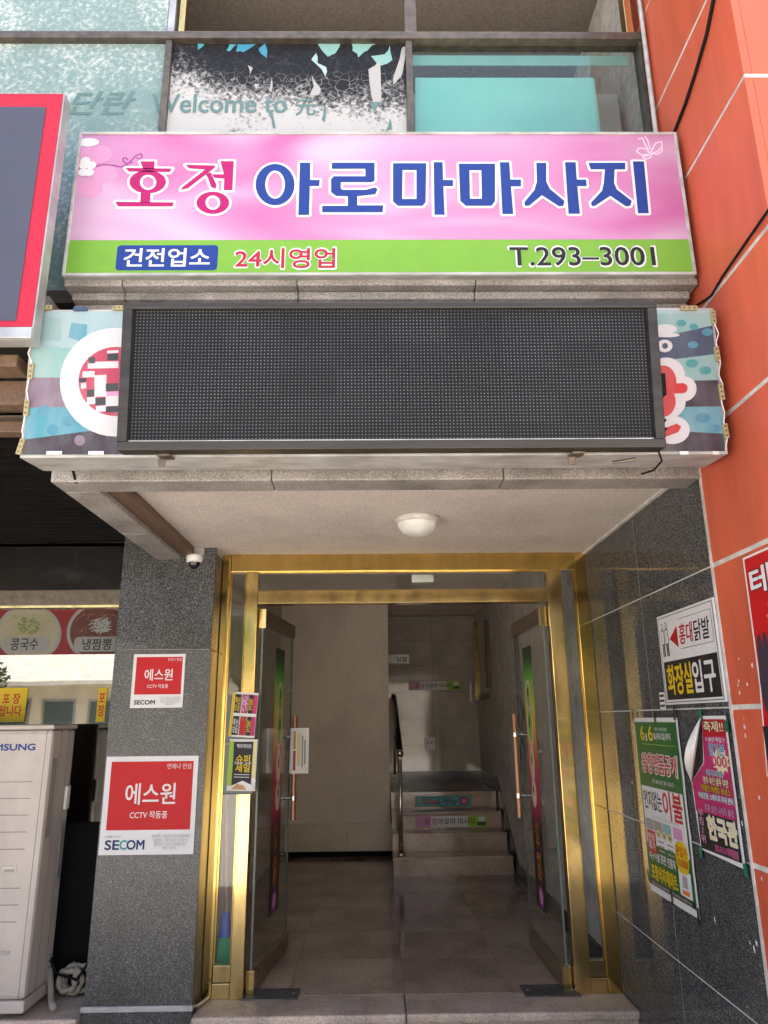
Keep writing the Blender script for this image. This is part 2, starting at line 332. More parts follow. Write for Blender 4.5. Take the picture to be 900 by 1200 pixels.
# ------------------------------------------------------------------ left pillar
pl = thing('granite_pillar', 'grey speckled granite pillar carrying two red security signs', 'pillar', loc=(-1.245, 4.35, 0))
def pb(x0, x1, y0, y1, z0, z1): return MB().box(x0+1.245, x1+1.245, y0-4.35, y1-4.35, z0, z1)
pb(-1.505, -.965, 4.36, 4.80, 0, 2.76).build('core', 'grout', pl)
pb(-1.515, -.957, 4.35, 4.375, .212, 2.024).build('slab', 'granite_grey', pl, bevel=.003)
pb(-1.515, -.957, 4.35, 4.375, 2.028, 2.76).build('slab', 'granite_dark', pl, bevel=.003)
pb(-1.515, -.957, 4.352, 4.375, 0, .19).build('slab', 'granite_grey', pl, bevel=.003)
pb(-.985, -.957, 4.3765, 4.60, .172, 2.024).build('slab', 'granite_grey', pl); pb(-.985, -.957, 4.3765, 4.60, 2.028, 2.60).build('slab', 'granite_dark', pl)
pb(-1.515, -1.49, 4.3765, 4.80, .172, 2.75).build('slab', 'granite_grey', pl)
pb(-1.525, -.950, 4.338, 4.352, .188, .214).build('edge_trim', 'white_metal', pl, bevel=.002)
MB().tube([(.28, .0, .20), (.305, .06, .19), (.325, .16, .185), (.33, .2, .183)], .008).build('edge_trim', 'alu', pl)

# ------------------------------------------------------------------ building: soffit, beams, upper floor
bd = thing('building', 'building front with beige plaster soffit, granite edge beams and stepped granite ledge', 'building', loc=(0, YC, 0))
def bb(x0, x1, y0, y1, z0, z1): return MB().box(x0, x1, y0-YC, y1-YC, z0, z1)
bb(-1.17, XW-.001, 2.98, YF+.06, SOF, SOF+.34).build('soffit', 'plaster', bd)
for a, b in ((-1.315, -.42), (-.417, .53), (.533, XW-.002)):
    bb(a, b, 2.85, 2.995, 2.562, 2.70).build('beam_stone', 'granite_light', bd, bevel=.006)
for a, b in ((2.998, 3.72), (3.723, 4.349)):
    bb(-1.315, -1.165, a, b, 2.562, 2.72).build('beam_stone', 'granite_light', bd, bevel=.006)
bb(-1.163, -1.085, 3.0, 4.46, 2.585, 2.634).build('wood_batten', 'wood', bd, bevel=.003)
bb(-1.315, XW, 2.90, 3.05, 2.705, 3.30).build('spandrel', 'cement', bd)
bb(1.325, XW-.001, 3.0, 4.56, SOF-.012, SOF).build('sealant_joint', 'seam', bd)
for (z0, z1, y) in ((3.325, 3.357, 2.63), (3.288, 3.323, 2.672), (3.17, 3.286, 2.705)):
    for a, b in ((-1.255, -1.02), (-1.017, -.31), (-.307, .42), (.423, 1.335)):
        o = (z1 > 3.35)*0 + (.02 if z1 < 3.35 else 0)
        bb(a + (o if a < -1.2 else 0), b - (o if b > 1.3 else 0), y, 2.90, z0, z1).build('ledge_stone', 'granite_light', bd, bevel=.005)
bb(-4.2, -1.32, 2.66, 2.9, 3.17, 3.30).build('ledge_stone', 'granite_light', bd, bevel=.005)
bb(-4.2, -1.32, 2.70, 2.9, 2.78, 3.165).build('spandrel', 'bronze', bd)
# upper room: floor, back wall, ceiling and unseen masonry added above to shade the front
bb(-4.2, XW, 3.06, 11.2, 3.02, 3.22).build('floor_slab', 'cement', bd)
bb(-4.2, XW, 7.0, 7.2, 3.22, 5.72).build('room_wall', 'plaster_room', bd)
bb(-4.2, XW, 2.84, 7.2, 5.72, 5.95).build('room_ceiling', 'plaster_room', bd)
bb(-4.2, XW, 2.80, 3.0, 5.96, 7.3).build('upper_wall', 'facade', bd)
bb(-4.2, XW, 3.01, 11.2, 7.1, 7.3).build('roof', 'cement', bd)
bb(-4.4, -4.21, 2.8, 11.2, 0, 7.3).build('side_wall', 'facade', bd); bb(-4.2, XW, 11.0, 11.2, 3.23, 7.08).build('rear_wall', 'facade', bd)
# ------------------------------------------------------------------ upper windows
wn = thing('window_band', 'upstairs window band with peeling teal film and brown mullions above pink sign', 'window', loc=(0, YWIN, 0))
FW = front(0, YWIN, 0)
def wb(x0, x1, z0, z1, y0=-.02, y1=.05): return MB().box(x0, x1, y0, y1, z0, z1)
wb(-4.2, 1.335, 4.800, 4.842, -.03).build('rail', 'bronze', wn, bevel=.004)
wb(-4.2, 1.335, 3.36, 3.42).build('rail', 'bronze', wn)
for x in (-2.35, -.978, .183): wb(x-.016, x+.016, 3.42, 4.799).build('mullion', 'bronze', wn, bevel=.003)
for a, b, m_ in ((-1.0, -.965, 'alu'), (-.945, -.915, 'brass_worn'), (.165, .225, 'bronze'), (1.262, 1.30, 'brass_worn')):
    wb(a, b, 4.843, 5.715, .0, .06).build('mullion', m_, wn, bevel=.004)
wb(1.303, 1.335, 3.42, 4.799).build('jamb', 'bronze', wn)
MB().tube([(1.318, -.045, 3.42), (1.318, -.045, 4.2), (1.322, -.045, 4.62), (1.33, -.045, 5.7)], .011).build('sealant_bead', 'white_metal', wn, smooth=True)
wb(-2.33, -1.003, 4.845, 5.71, .012, .02).build('pane', 'glass_green', wn)
wb(-4.19, -2.37, 3.42, 4.80, .012, .02).build('pane', 'glass_green', wn)
wb(-2.333, -.995, 3.42, 4.80, .012, .02).build('pane', 'glass_green', wn)
wb(-.961, .166, 3.42, 4.80, .012, .02).build('pane', 'glass_green', wn)
wb(.200, 1.302, 3.42, 4.80, .012, .02).build('pane', 'glass_green', wn)
def film_mat(name, base, base2, white, lo, hi, crack=False, dark=None):
    m = bpy.data.materials.new(name); m.use_nodes = True; t = m.node_tree; b = t.nodes['Principled BSDF']; N = t.nodes.new; L = t.links.new
    b.inputs['Roughness'].default_value = .6; b.inputs['Specular IOR Level'].default_value = .2
    tc = N('ShaderNodeTexCoord'); n = N('ShaderNodeTexNoise'); n.inputs['Scale'].default_value = 44; n.inputs['Detail'].default_value = 9; n.inputs['Roughness'].default_value = .72; L(tc.outputs['Object'], n.inputs['Vector'])
    n2 = N('ShaderNodeTexNoise'); n2.inputs['Scale'].default_value = 2.6; n2.inputs['Detail'].default_value = 3; L(tc.outputs['Object'], n2.inputs['Vector'])
    sx = N('ShaderNodeSeparateXYZ'); L(tc.outputs['Object'], sx.inputs[0])
    ad = N('ShaderNodeMath'); ad.operation = 'MULTIPLY_ADD'; ad.inputs[1].default_value = .55; L(n2.outputs[0], ad.inputs[0]); L(n.outputs[0], ad.inputs[2])
    src = ad.outputs[0]
    if dark:     # film is intact and dark at the top of the pane, flaked white below
        mr = N('ShaderNodeMapRange'); mr.inputs[1].default_value = 4.30; mr.inputs[2].default_value = 4.68; mr.inputs[3].default_value = .15; mr.inputs[4].default_value = -.32; L(sx.outputs[2], mr.inputs[0])
        mr2 = N('ShaderNodeMapRange'); mr2.inputs[1].default_value = -.95; mr2.inputs[2].default_value = -.62; mr2.inputs[3].default_value = .2; mr2.inputs[4].default_value = 0; L(sx.outputs[0], mr2.inputs[0])
        a2 = N('ShaderNodeMath'); L(src, a2.inputs[0]); L(mr.outputs[0], a2.inputs[1]); a3 = N('ShaderNodeMath'); L(a2.outputs[0], a3.inputs[0]); L(mr2.outputs[0], a3.inputs[1]); src = a3.outputs[0]
    rp = N('ShaderNodeValToRGB'); e = rp.color_ramp.elements; e[0].position = lo; e[0].color = (*base, 1); e[1].position = hi; e[1].color = (*white, 1); q = e.new((lo+hi)/2 - .01); q.color = (*base2, 1)
    L(src, rp.inputs[0]); cur = rp.outputs[0]
    if crack:
        v = N('ShaderNodeTexVoronoi'); v.feature = 'DISTANCE_TO_EDGE'; v.inputs['Scale'].default_value = 24; 
        nn = N('ShaderNodeTexNoise'); nn.inputs['Scale'].default_value = 14; L(tc.outputs['Object'], nn.inputs['Vector'])
        mx0 = N('ShaderNodeMix'); mx0.data_type = 'RGBA'; mx0.inputs[0].default_value = .06; L(tc.outputs['Object'], mx0.inputs[6]); L(nn.outputs['Color'], mx0.inputs[7]); L(mx0.outputs[2], v.inputs['Vector'])
        lt = N('ShaderNodeMath'); lt.operation = 'LESS_THAN'; lt.inputs[1].default_value = .022; L(v.outputs['Distance'], lt.inputs[0])
        zl = N('ShaderNodeMapRange'); zl.inputs[1].default_value = 4.58; zl.inputs[2].default_value = 4.64; zl.inputs[3].default_value = .45; zl.inputs[4].default_value = 0.05; L(sx.outputs[2], zl.inputs[0])
        ml = N('ShaderNodeMath'); ml.operation = 'MULTIPLY'; L(lt.outputs[0], ml.inputs[0]); L(zl.outputs[0], ml.inputs[1])
        mx = N('ShaderNodeMix'); mx.data_type = 'RGBA'; mx.inputs[7].default_value = (.36, .37, .37, 1); L(ml.outputs[0], mx.inputs[0]); L(cur, mx.inputs[6]); cur = mx.outputs[2]
    L(cur, b.inputs['Base Color']); return m
Md['film_white'] = film_mat('film_white', (.155, .235, .23), (.21, .285, .275), (.46, .49, .48), .70, .94)
Md['film_dark'] = film_mat('film_dark', (.010, .011, .013), (.10, .10, .10), (.40, .40, .39), .62, .84, True, True)
wb(-2.333, -.995, 3.42, 4.798, .004, .010).build('window_film', 'film_white', wn)
wb(-2.33, -1.003, 4.845, 5.70, .004, .010).build('window_film', 'film_white', wn)
wb(-4.19, -2.37, 3.42, 4.798, .004, .010).build('window_film', 'film_white', wn)
wb(-.961, .166, 3.42, 4.798, .004, .010).build('window_film', 'film_dark', wn)
q = FW.pp([(487, 86), (698, 86), (707, 160), (487, 160)]); m_ = MB().prism(q, 0, .003); m_.v = [(a, .028-c, b) for a, b, c in m_.v]; m_.build('window_film', 'film_teal', wn)
wb(.199, 1.26, 4.70, 4.76, .03, .035).build('window_film', 'ink_sage', wn)
wb(.199, 1.303, 3.42, 4.80, .30, .33).build('inner_panel', 'cement', wn)
FWf = front(0, YWIN, 0)
wfr = thing  # lettering and torn shreds sit on the film, in the window's own axes
K('shred_grey', (.42, .42, .41))
def on_win(mb, name, m, z): mb.v = [(a, z, b) for a, b, c in mb.v]; return mb.build(name, m, wn)
for pts, m_ in (([(232,50),(240,50),(236,56),(233,57)], 'ink_aqua'), ([(268,51),(277,51),(270,60),(265,58)], 'ink_aqua'), ([(278,51),(300,51),(284,60),(276,59)], 'ink_sky'), ([(304,57),(312,50),(313,69),(308,64)], 'ink_sky'),
                ([(372,50),(400,50),(394,62),(384,66)], 'ink_sage'), ([(412,50),(440,50),(432,58),(420,66),(414,58)], 'ink_sage'), ([(436,66),(452,62),(458,52),(460,70),(444,78)], 'ink_sage'),
                ([(366,70),(371,62),(372,74),(383,79),(382,89)], 'ink_paleaqua'), ([(364,87),(376,103),(374,110),(364,112),(369,100)], 'ink_white'), ([(433,80),(446,70),(448,118),(440,124),(436,112)], 'ink_white'),
                ([(318,90),(321,98),(319,108),(315,106)], 'ink_white'), ([(470,56),(475,54),(473,85),(460,98),(466,75)], 'ink_white'), ([(290,75),(297,80),(294,86)], 'ink_white'), ([(297,99),(303,98),(300,105)], 'ink_white'),
                ([(316,133),(319,149),(323,150),(318,130)], 'ink_filmletter'), ([(379,125),(383,124),(380,143),(377,140)], 'ink_filmletter'), ([(432,120),(446,118),(440,130)], 'ink_filmletter'), ([(452,155),(456,138),(460,150)], 'ink_filmletter')):
    kk0 = globals().get('kk0', 0)+1; on_win(MB().poly(FW.pp([(px_+random.uniform(-1.5, 1.5), py_+random.uniform(-1, 1)) for (xa, ya), (xb, yb) in zip(pts, pts[1:]+pts[:1]) for px_, py_ in ((xa, ya), (xa*.6+xb*.4, ya*.6+yb*.4))]), 0), 'torn_shred', 'shred_grey' if m_ == 'ink_white' else m_, .0035-kk0*.0001)
def win_text(s, p0, p1, m_, bold, shear=0):
    o = tpx(wn, FW, s, p0, p1, 0, m_, bold, shear=shear)
    for v in o.data.vertices: v.co = (v.co.x, .0012-v.co.z, v.co.y)
win_text('Welcome to', (176, 110), (337, 132), 'ink_filmletter', .035); win_text('元', (346, 116), (370, 135), 'ink_filmletter', .03)
win_text('단란', (80, 106), (160, 134), 'ink_filmletter', .03, .35)

# ================================================================== PINK SHOP SIGN
SY = 2.60; FS = front(0.035, SY, 3.35)
sg = thing('shop_sign', 'pink and green shop sign with large blue lettering on the granite ledge', 'sign', FS)
SW0, SW1, SH = -1.285, 1.283, .704
GZ = FS.px(450, 281)[1]
MB().box(SW0, SW1, 0, SH, -.13, -.004).build('cabinet', 'alu', sg, bevel=.003)
m_ = bpy.data.materials.new('sign_pink'); m_.use_nodes = True; t_ = m_.node_tree; b_ = t_.nodes['Principled BSDF']; N = t_.nodes.new; L = t_.links.new
tc = N('ShaderNodeTexCoord'); mp = N('ShaderNodeMapping'); mp.inputs['Scale'].default_value = (.7, 2.2, 1); mp.inputs['Rotation'].default_value = (0, 0, .12); L(tc.outputs['Object'], mp.inputs[0])
wv = N('ShaderNodeTexNoise'); wv.inputs['Scale'].default_value = 1.5; wv.inputs['Detail'].default_value = 1.0; wv.inputs['Distortion'].default_value = .9; L(mp.outputs[0], wv.inputs[0])
rp = N('ShaderNodeValToRGB'); e_ = rp.color_ramp.elements; e_[0].position = .32; e_[0].color = (.39, .105, .26, 1); e_[1].position = .66; e_[1].color = (.47, .33, .44, 1); q = e_.new(.5); q.color = (.42, .20, .34, 1)
L(wv.outputs[0], rp.inputs[0]); L(rp.outputs[0], b_.inputs['Base Color']); b_.inputs['Roughness'].default_value = .3; Md['sign_pink'] = m_
fpk = MB().box(SW0+.012, SW1-.012, GZ+.0005, SH-.012, -.004, 0).build('face', 'sign_pink', sg)
fgr = MB().box(SW0+.012, SW1-.012, .012, GZ, -.004, 0).build('face', 'ink_green', sg)
for x0, x1, y0, y1 in ((SW0, SW0+.012, 0, SH), (SW1-.012, SW1, 0, SH), (SW0+.012, SW1-.012, 0, .012), (SW0+.012, SW1-.012, SH-.012, SH)):
    MB().box(x0, x1, y0, y1, -.0035, .006).build('edge_trim', 'white_metal', sg, bevel=.002)
def cropA(p): return (80+p[0]/4.2857, 160+p[1]/4.2857)
def cropB(p): return (280+p[0]/3.4615, 160+p[1]/3.4615)
def cropC(p): return (520+p[0]/3., 150+p[1]/3.)
def ellp(cx, cy, rx, ry, n=30): return [(cx+rx*math.cos(2*math.pi*i/n), cy+ry*math.sin(2*math.pi*i/n)) for i in range(n)]
GLY = [
 (cropA, 'ink_pink', [[[(363,127),(435,127),(432,166),(378,166)]], [[(288,160),(522,163),(510,181),(305,178)]], [ellp(400,230,92,58), ellp(402,232,41,38)], [[(366,284),(414,284),(412,334),(362,334)]], [[(237,330),(530,333),(526,353),(252,353)]]]),
 (cropA, 'ink_pink', [[[(590,144),(740,148),(735,160),(602,262),(567,270),(572,258),(688,168),(607,162)]], [[(690,190),(716,182),(745,244),(741,266),(718,256),(704,214)]], [[(765,126),(832,126),(825,272),(782,272),(784,214),(735,210),(722,192),(782,192)]], [ellp(727,335,82,56), ellp(727,334,37,36)]]),
 (cropB, 'ink_blue', [[ellp(147,197,79,84), ellp(147,197,40,57)], [[(248,108),(290,108),(289,178),(328,178),(326,203),(288,203),(285,320),(241,320)]]]),
 (cropB, 'ink_blue', [[[(377,108),(550,108),(550,180),(540,187),(413,187),(413,212),(420,218),(515,218),(553,208),(562,216),(553,236),(480,244),(480,281),(585,281),(583,309),(338,309),(338,283),(442,283),(442,244),(395,243),(374,228),(374,175),(385,163),(513,163),(513,133),(377,133)]]]),
 (cropB, 'ink_blue', [[[(625,110),(760,110),(757,268),(745,283),(645,283),(625,265)], [(664,138),(720,138),(720,255),(662,255)]], [[(790,106),(826,106),(828,178),(868,178),(868,203),(829,203),(834,319),(793,319)]]]),
 (cropC, 'ink_blue', [[[(53,127),(180,127),(180,258),(168,275),(78,275),(58,258)], [(90,150),(132,150),(134,250),(92,250)]], [[(197,122),(230,122),(234,183),(271,183),(271,207),(236,207),(244,304),(206,304)]]]),
 (cropC, 'ink_blue', [[[(325,124),(360,124),(360,190),(372,215),(424,258),(420,275),(405,277),(345,238),(300,275),(285,275),(283,262),(318,220),(327,190)]], [[(426,122),(463,122),(467,183),(500,183),(502,206),(469,206),(478,303),(438,303)]]]),
 (cropC, 'ink_blue', [[[(508,124),(637,124),(637,147),(600,147),(598,195),(608,218),(660,258),(655,275),(640,277),(585,240),(530,276),(520,276),(517,264),(556,222),(562,195),(566,147),(516,147)]], [[(664,119),(703,119),(720,301),(682,301)]]]),
]
kk = 0
for cr, m_, shapes in GLY:
    A_, B_ = MB(), MB()
    for loops in shapes:
        Lp = [FS.pp([cr(p) for p in l]) for l in loops]
        kk += 1; B_.poly(Lp, .0030 + (kk % 5)*.00008)
        for l in Lp:
            for i in range(len(l)):
                a = Vector(l[i]); b = Vector(l[(i+1) % len(l)]); d = b-a
                if d.length < 1e-5: continue
                d = d.normalized()*.0105; n_ = Vector((-d.y, d.x)); kk += 1
                ring = []
                for c0, sgn in ((b, 1), (a, -1)):
                    for j in range(7):
                        th = -math.pi/2 + math.pi*j/6; ring.append(tuple(c0 + sgn*(d*math.cos(th) + n_*math.sin(th))))
                A_.poly(ring, .0012 + (kk % 40)*.00003)
    A_.build('letter_outline', 'ink_white', fpk); B_.build('letter', m_, fpk)
# green band
def rrect(x0, y0, x1, y1, r, n=5):
    o = []
    for cx, cy, a in ((x1-r, y1-r, 0), (x0+r, y1-r, 90), (x0+r, y0+r, 180), (x1-r, y0+r, 270)):
        for i in range(n+1): t = R(a+90*i/n); o.append((cx+r*math.cos(t), cy+r*math.sin(t)))
    return o
a = FS.px(135, 317); b = FS.px(256, 287.5)
MB().poly(rrect(a[0], a[1], b[0], b[1], .015), .0012).build('badge', 'ink_blue', fgr)
tpx(fgr, FS, '건전업소', (144, 291), (247, 313), .0025, 'ink_white', .03)
for s_, p0, p1, m_ in (('24시영업', (275, 291), (393, 315), 'ink_rose'), ('T.293–3001', (598, 289.5), (766, 312), 'ink_black')):
    tpx(fgr, FS, s_, p0, p1, .0026, m_, .030); tpx(fgr, FS, s_, (p0[0]-2, p0[1]-2), (p1[0]+2, p1[1]+2), .0014, 'ink_white', .085, name='letter_outline')
# blossom, tendril and butterfly
fb = MB(); cx, cy = 100, 198
for k in range(6):
    a = R(60*k+15); c0 = FS.px(cx+24*math.cos(a), cy+24*math.sin(a)); fb.ell(c0[0], c0[1], .052, .045, .0004+k*.00006, 18)
fb.v = [v for v in fb.v]; fb.v = [(max(v[0], SW0+.013), v[1], v[2]) for v in fb.v]; fb.build('blossom_print', 'ink_petal', fpk)
fb = MB()
for k in range(5):
    a = R(72*k-18); c0 = FS.px(100+7.5*math.cos(a), 196+7.5*math.sin(a)); fb.ell(max(c0[0], SW0+.035), c0[1], .021, .020, .0010+k*.00006, 14)
fb.build('blossom_print', 'ink_white', fpk)
c0 = FS.px(104, 167); MB().ell(c0[0], c0[1], .045, .022, .0014, 16).build('blossom_print', 'ink_white', fpk)
def ribbon2(parent, fr, pts, wd, z, m, name):
    P = [Vector(fr.px(*p)) for p in pts]; mb = MB()
    for i in range(len(P)-1):
        d = (P[i+1]-P[i]); 
        if d.length < 1e-6: continue
        n_ = Vector((-d.y, d.x)).normalized()*wd/2; e2 = d.normalized()*wd*.25
        mb.poly([tuple(P[i]-n_-e2), tuple(P[i+1]-n_+e2), tuple(P[i+1]+n_+e2), tuple(P[i]+n_-e2)], z+(i % 6)*.00004)
    return mb.build(name, m, parent)
ribbon2(fpk, FS, [(112,195),(122,193),(134,194),(142,196),(150,192),(155,187),(160,182),(165,180),(167,183),(164,187),(160,185)], .005, .0008, 'ink_purple', 'tendril_print')
ribbon2(fpk, FS, [(155,190),(150,192),(145,190),(144,186),(148,185),(150,188)], .005, .0011, 'ink_purple', 'tendril_print')
for pts in ([(763,178),(768,168),(775,166),(776,172),(770,178),(763,180)], [(763,180),(770,181),(775,178),(776,174)], [(762,180),(756,174),(748,174),(746,178),(752,182),(760,181)], [(760,182),(753,184),(756,187),(762,185),(763,180)], [(760,176),(755,168),(753,162),(748,163)], [(762,175),(759,165),(756,160)]):
    ribbon2(fpk, FS, pts, .005, .0010, 'ink_wing', 'butterfly_print')

def faded(name, c, k):
    c = tuple(v*.66 for v in c)
    Md[name] = mat(name, c, .5, c2=tuple(v+(.36-v)*k for v in c), ns=5, nd=8, ramp=(.40, .78), stretch=(2.5, .9, 1), rvar=.1)
for n_, c_, k_ in (('old_sage', (.24, .44, .42), .45), ('old_mauve', (.19, .11, .17), .4), ('old_plum', (.045, .032, .045), .22), ('old_aqua', (.075, .31, .40), .4), ('old_paleaqua', (.36, .50, .52), .5), ('old_sky', (.055, .25, .36), .3), ('old_teal', (.07, .31, .32), .3), ('old_white', (.70, .68, .69), .3), ('old_rose', (.50, .05, .10), .3), ('old_dkblue', (.035, .06, .115), .15), ('old_black', (.03, .03, .03), .12), ('old_scarlet', (.60, .03, .028), .1)): faded(n_, c_, k_)
# ================================================================== OLD LIGHTBOX behind the LED sign
bt, bbm = Vector((0, 2.481, 3.129)), Vector((0, 2.53, 2.550))
FB = Fr((0.01, bbm.y, bbm.z), (1, 0, 0), (bt-bbm)); BH = (bt-bbm).length
ob = thing('sign_lightbox', 'old faded lightbox sign with peeling teal print and bare edge clips', 'sign', FB)
BX0, BX1 = -1.300, 1.297
MB().box(BX0, BX1, 0, BH, -.20, -.004).build('cabinet', 'white_metal', ob, bevel=.003)
MB().box(BX0+.012, BX1-.012, .010, BH-.01, -.004, 0).build('face', 'old_paleaqua', ob)
def cl(p): return (max(BX0+.012, min(BX1-.012, p[0])), max(.010, min(BH-.01, p[1])))
def bpoly(pts, z, m, name='print'): MB().poly([cl(p) for p in FB.pp(pts)], z).build(name, m, ob)
def c6(x, y): return (20+x/5.715, 350+y/5.714)
def c5(x, y): return (770+x/5.711, 350+y/5.714)
bpoly([c6(85,330),c6(700,330),c6(700,530),c6(70,530)], .0004, 'old_sage')
bpoly([c6(150,110),c6(300,140),c6(290,330),c6(140,320)], .0005, 'old_teal' if 0 else 'old_sage')
bpoly([c6(365,160),c6(470,175),c6(460,300),c6(345,260)], .0008, 'old_aqua')
bpoly([c6(140,275),c6(700,310),c6(700,345),c6(135,315)], .0010, 'old_mauve' if 0 else 'old_paleaqua')
bpoly([c6(70,528),c6(700,528),c6(700,722),c6(50,732)], .0006, 'old_mauve')
bpoly([c6(50,730),c6(700,720),c6(700,870),c6(40,945)], .0008, 'old_aqua')
bpoly([c6(38,944),c6(700,858),c6(700,1045),c6(30,1045)], .0010, 'old_plum')
def bell(cx, cy, rx, ry, z, m, fn, n=40): bpoly([fn(cx+rx*math.cos(2*math.pi*i/n), cy+ry*math.sin(2*math.pi*i/n)) for i in range(n)], z, m)
for cx, cy, r_ in ((180, 750, 38), (240, 880, 38), (345, 820, 38), (420, 950, 36)): bell(cx, cy, r_, r_, .0013, 'old_sky' if cy < 900 else 'old_mauve', c6, 18)
bell(660, 560, 372, 364, .0016, 'old_white', c6)
bell(668, 556, 256, 232, .0020, 'old_rose', c6)
for (x0, y0, x1, y1, m_) in ((478, 395, 525, 438, 'old_black'), (605, 372, 680, 416, 'old_black'), (605, 350, 680, 368, 'old_white'), (475, 425, 680, 470, 'old_white'), (440, 490, 520, 530, 'old_white'), (520, 515, 600, 660, 'old_white'), (415, 535, 465, 562, 'old_black'),
                             (430, 568, 465, 605, 'old_white'), (470, 612, 520, 660, 'old_black'), (470, 663, 525, 710, 'old_white'), (525, 668, 595, 716, 'old_black'), (595, 570, 680, 622, 'old_black'), (595, 655, 680, 722, 'old_white'), (530, 720, 595, 760, 'old_white'), (597, 724, 680, 764, 'old_black'), (600, 625, 680, 655, 'ink_petal')):
    bpoly([c6(x0, y0), c6(x1, y0-4), c6(x1, y1-4), c6(x0, y1)], .0024, m_)
# right-hand side of the print
bpoly([c5(0,100),c5(350,95),c5(370,180),c5(0,262)], .0004, 'old_sage'); bpoly([c5(0,262),c5(370,180),c5(400,372),c5(0,420)], .0006, 'old_dkblue')
bpoly([c5(0,420),c5(398,372),c5(420,545),c5(0,556)], .0008, 'old_sage'); bpoly([c5(0,556),c5(420,545),c5(438,722),c5(0,728)], .0010, 'old_plum')
bpoly([c5(0,728),c5(440,722),c5(450,905),c5(0,880)], .0012, 'old_aqua'); bpoly([c5(0,880),c5(452,905),c5(465,1035),c5(0,1035)], .0014, 'old_plum')
for cx, cy, r_, m_ in ((160, 165, 30, 'old_teal'), (245, 190, 28, 'old_teal'), (240, 310, 32, 'old_sky'), (335, 225, 34, 'old_sky'), (232, 435, 38, 'old_teal'), (320, 482, 38, 'old_teal'), (305, 800, 46, 'old_sky'), (390, 870, 36, 'old_sky')): bell(cx, cy, r_*1.1, r_*.75, .0017, m_, c5, 18)
for cx, cy, rx, ry in ((55, 205, 75, 32), (60, 245, 90, 15), (50, 318, 52, 42), (60, 520, 125, 125), (175, 605, 88, 85), (80, 690, 110, 110), (100, 880, 118, 95)): bell(cx, cy, rx, ry, .0019+cy*5e-7, 'old_white', c5, 26)
bell(52, 318, 20, 20, .0026, 'old_dkblue', c5, 14); bell(40, 560, 88, 112, .0030, 'old_scarlet', c5, 26); bell(35, 690, 88, 105, .0031, 'old_scarlet', c5, 26); bpoly([c5(110,570),c5(175,567),c5(196,580),c5(203,600),c5(196,624),c5(175,635),c5(110,638)], .0032, 'old_scarlet')
bpoly([c5(0,890),c5(60,865),c5(130,838),c5(160,858),c5(140,895),c5(60,925),c5(0,930)], .0031, 'old_scarlet')
# edge clips and their loose wire
def clip(p0, p1, wd=.017):
    A = Vector(FB.px(*p0)); B = Vector(FB.px(*p1)); d = (B-A); n_ = Vector((-d.y, d.x)).normalized()*wd/2
    MB().prism([tuple(A-n_), tuple(B-n_), tuple(B+n_), tuple(A+n_)], .001, .010).build('clip', 'clip_gold', ob)
    d2 = d*.14; c_ = [A+d*.18, A+d*.5, A+d*.82]
    mk = MB()
    for p in c_: mk.poly([tuple(p-d2*.4-n_*.5), tuple(p+d2*.4-n_*.5), tuple(p+d2*.4+n_*.5), tuple(p-d2*.4+n_*.5)], .0106)
    mk.build('clip_print', 'bronze', ob)
for p in (((41,386),(40,402)), ((38,427),(36,445)), ((33,469),(31,488)), ((28,515),(22,533)), ((44,362),(62,361)), ((133,362),(148,361.5))): clip(*p)
for p in (((834,365),(836,380)), ((838,407),(841,424)), ((843,451),(846,469)), ((848,497),(851,514)), ((797,362),(816,362))): clip(*p)
MB().prism(FB.pp([(87, 361), (103, 361), (103, 365), (87, 365)]), .001, .009).build('clip', 'ink_dkblue', ob)
wv_ = [FB.px(x, y) for x, y in ((40,370),(42,382),(38,404),(34,415),(38,425),(35,446),(32,458),(34,468),(30,490),(27,505),(28,513))]
MB().tube([(a, b, .008) for a, b in wv_], .0022, 6).build('wire', 'white', ob)
wv_ = [FB.px(x, y) for x, y in ((836,380),(841,392),(838,402),(843,426),(841,440),(846,452),(844,470),(848,484),(847,496),(851,515),(849,528))]
MB().tube([(a, b, .008) for a, b in wv_], .0022, 6).build('wire', 'white', ob)
for x0, x1 in ((55, 73), (104, 122), (796, 806), (835, 842)):
    a = FB.px(x0, 533); b = FB.px(x1, 531); MB().box(a[0], b[0], a[1], a[1]+.012, .0028, .006).build('peeled_edge', 'white', ob)
# ================================================================== LED SIGN
lt_, lb_ = Vector((0, 2.372, 3.078)), Vector((0, 2.437, 2.536))
FLD = Fr((.066, lb_.y, lb_.z), (1, 0, 0), (lt_-lb_)); LH = (lt_-lb_).length; LX = .966
ld = thing('led_display', 'dark unlit led display panel with bronze frame mounted over old lightbox', 'display', FLD)
m_ = bpy.data.materials.new('led_face'); m_.use_nodes = True; t_ = m_.node_tree; b_ = t_.nodes['Principled BSDF']; N = t_.nodes.new; L = t_.links.new
tc = N('ShaderNodeTexCoord'); sx = N('ShaderNodeSeparateXYZ'); L(tc.outputs['Object'], sx.inputs[0]); ms = []
for k in (0, 1):
    d1 = N('ShaderNodeMath'); d1.operation = 'DIVIDE'; d1.inputs[1].default_value = .0125; L(sx.outputs[k], d1.inputs[0])
    f1 = N('ShaderNodeMath'); f1.operation = 'FRACT'; L(d1.outputs[0], f1.inputs[0]); s1 = N('ShaderNodeMath'); s1.operation = 'SUBTRACT'; s1.inputs[1].default_value = .5; L(f1.outputs[0], s1.inputs[0])
    p1 = N('ShaderNodeMath'); p1.operation = 'POWER'; p1.inputs[1].default_value = 2; L(s1.outputs[0], p1.inputs[0]); ms.append(p1)
ad = N('ShaderNodeMath'); L(ms[0].outputs[0], ad.inputs[0]); L(ms[1].outputs[0], ad.inputs[1])
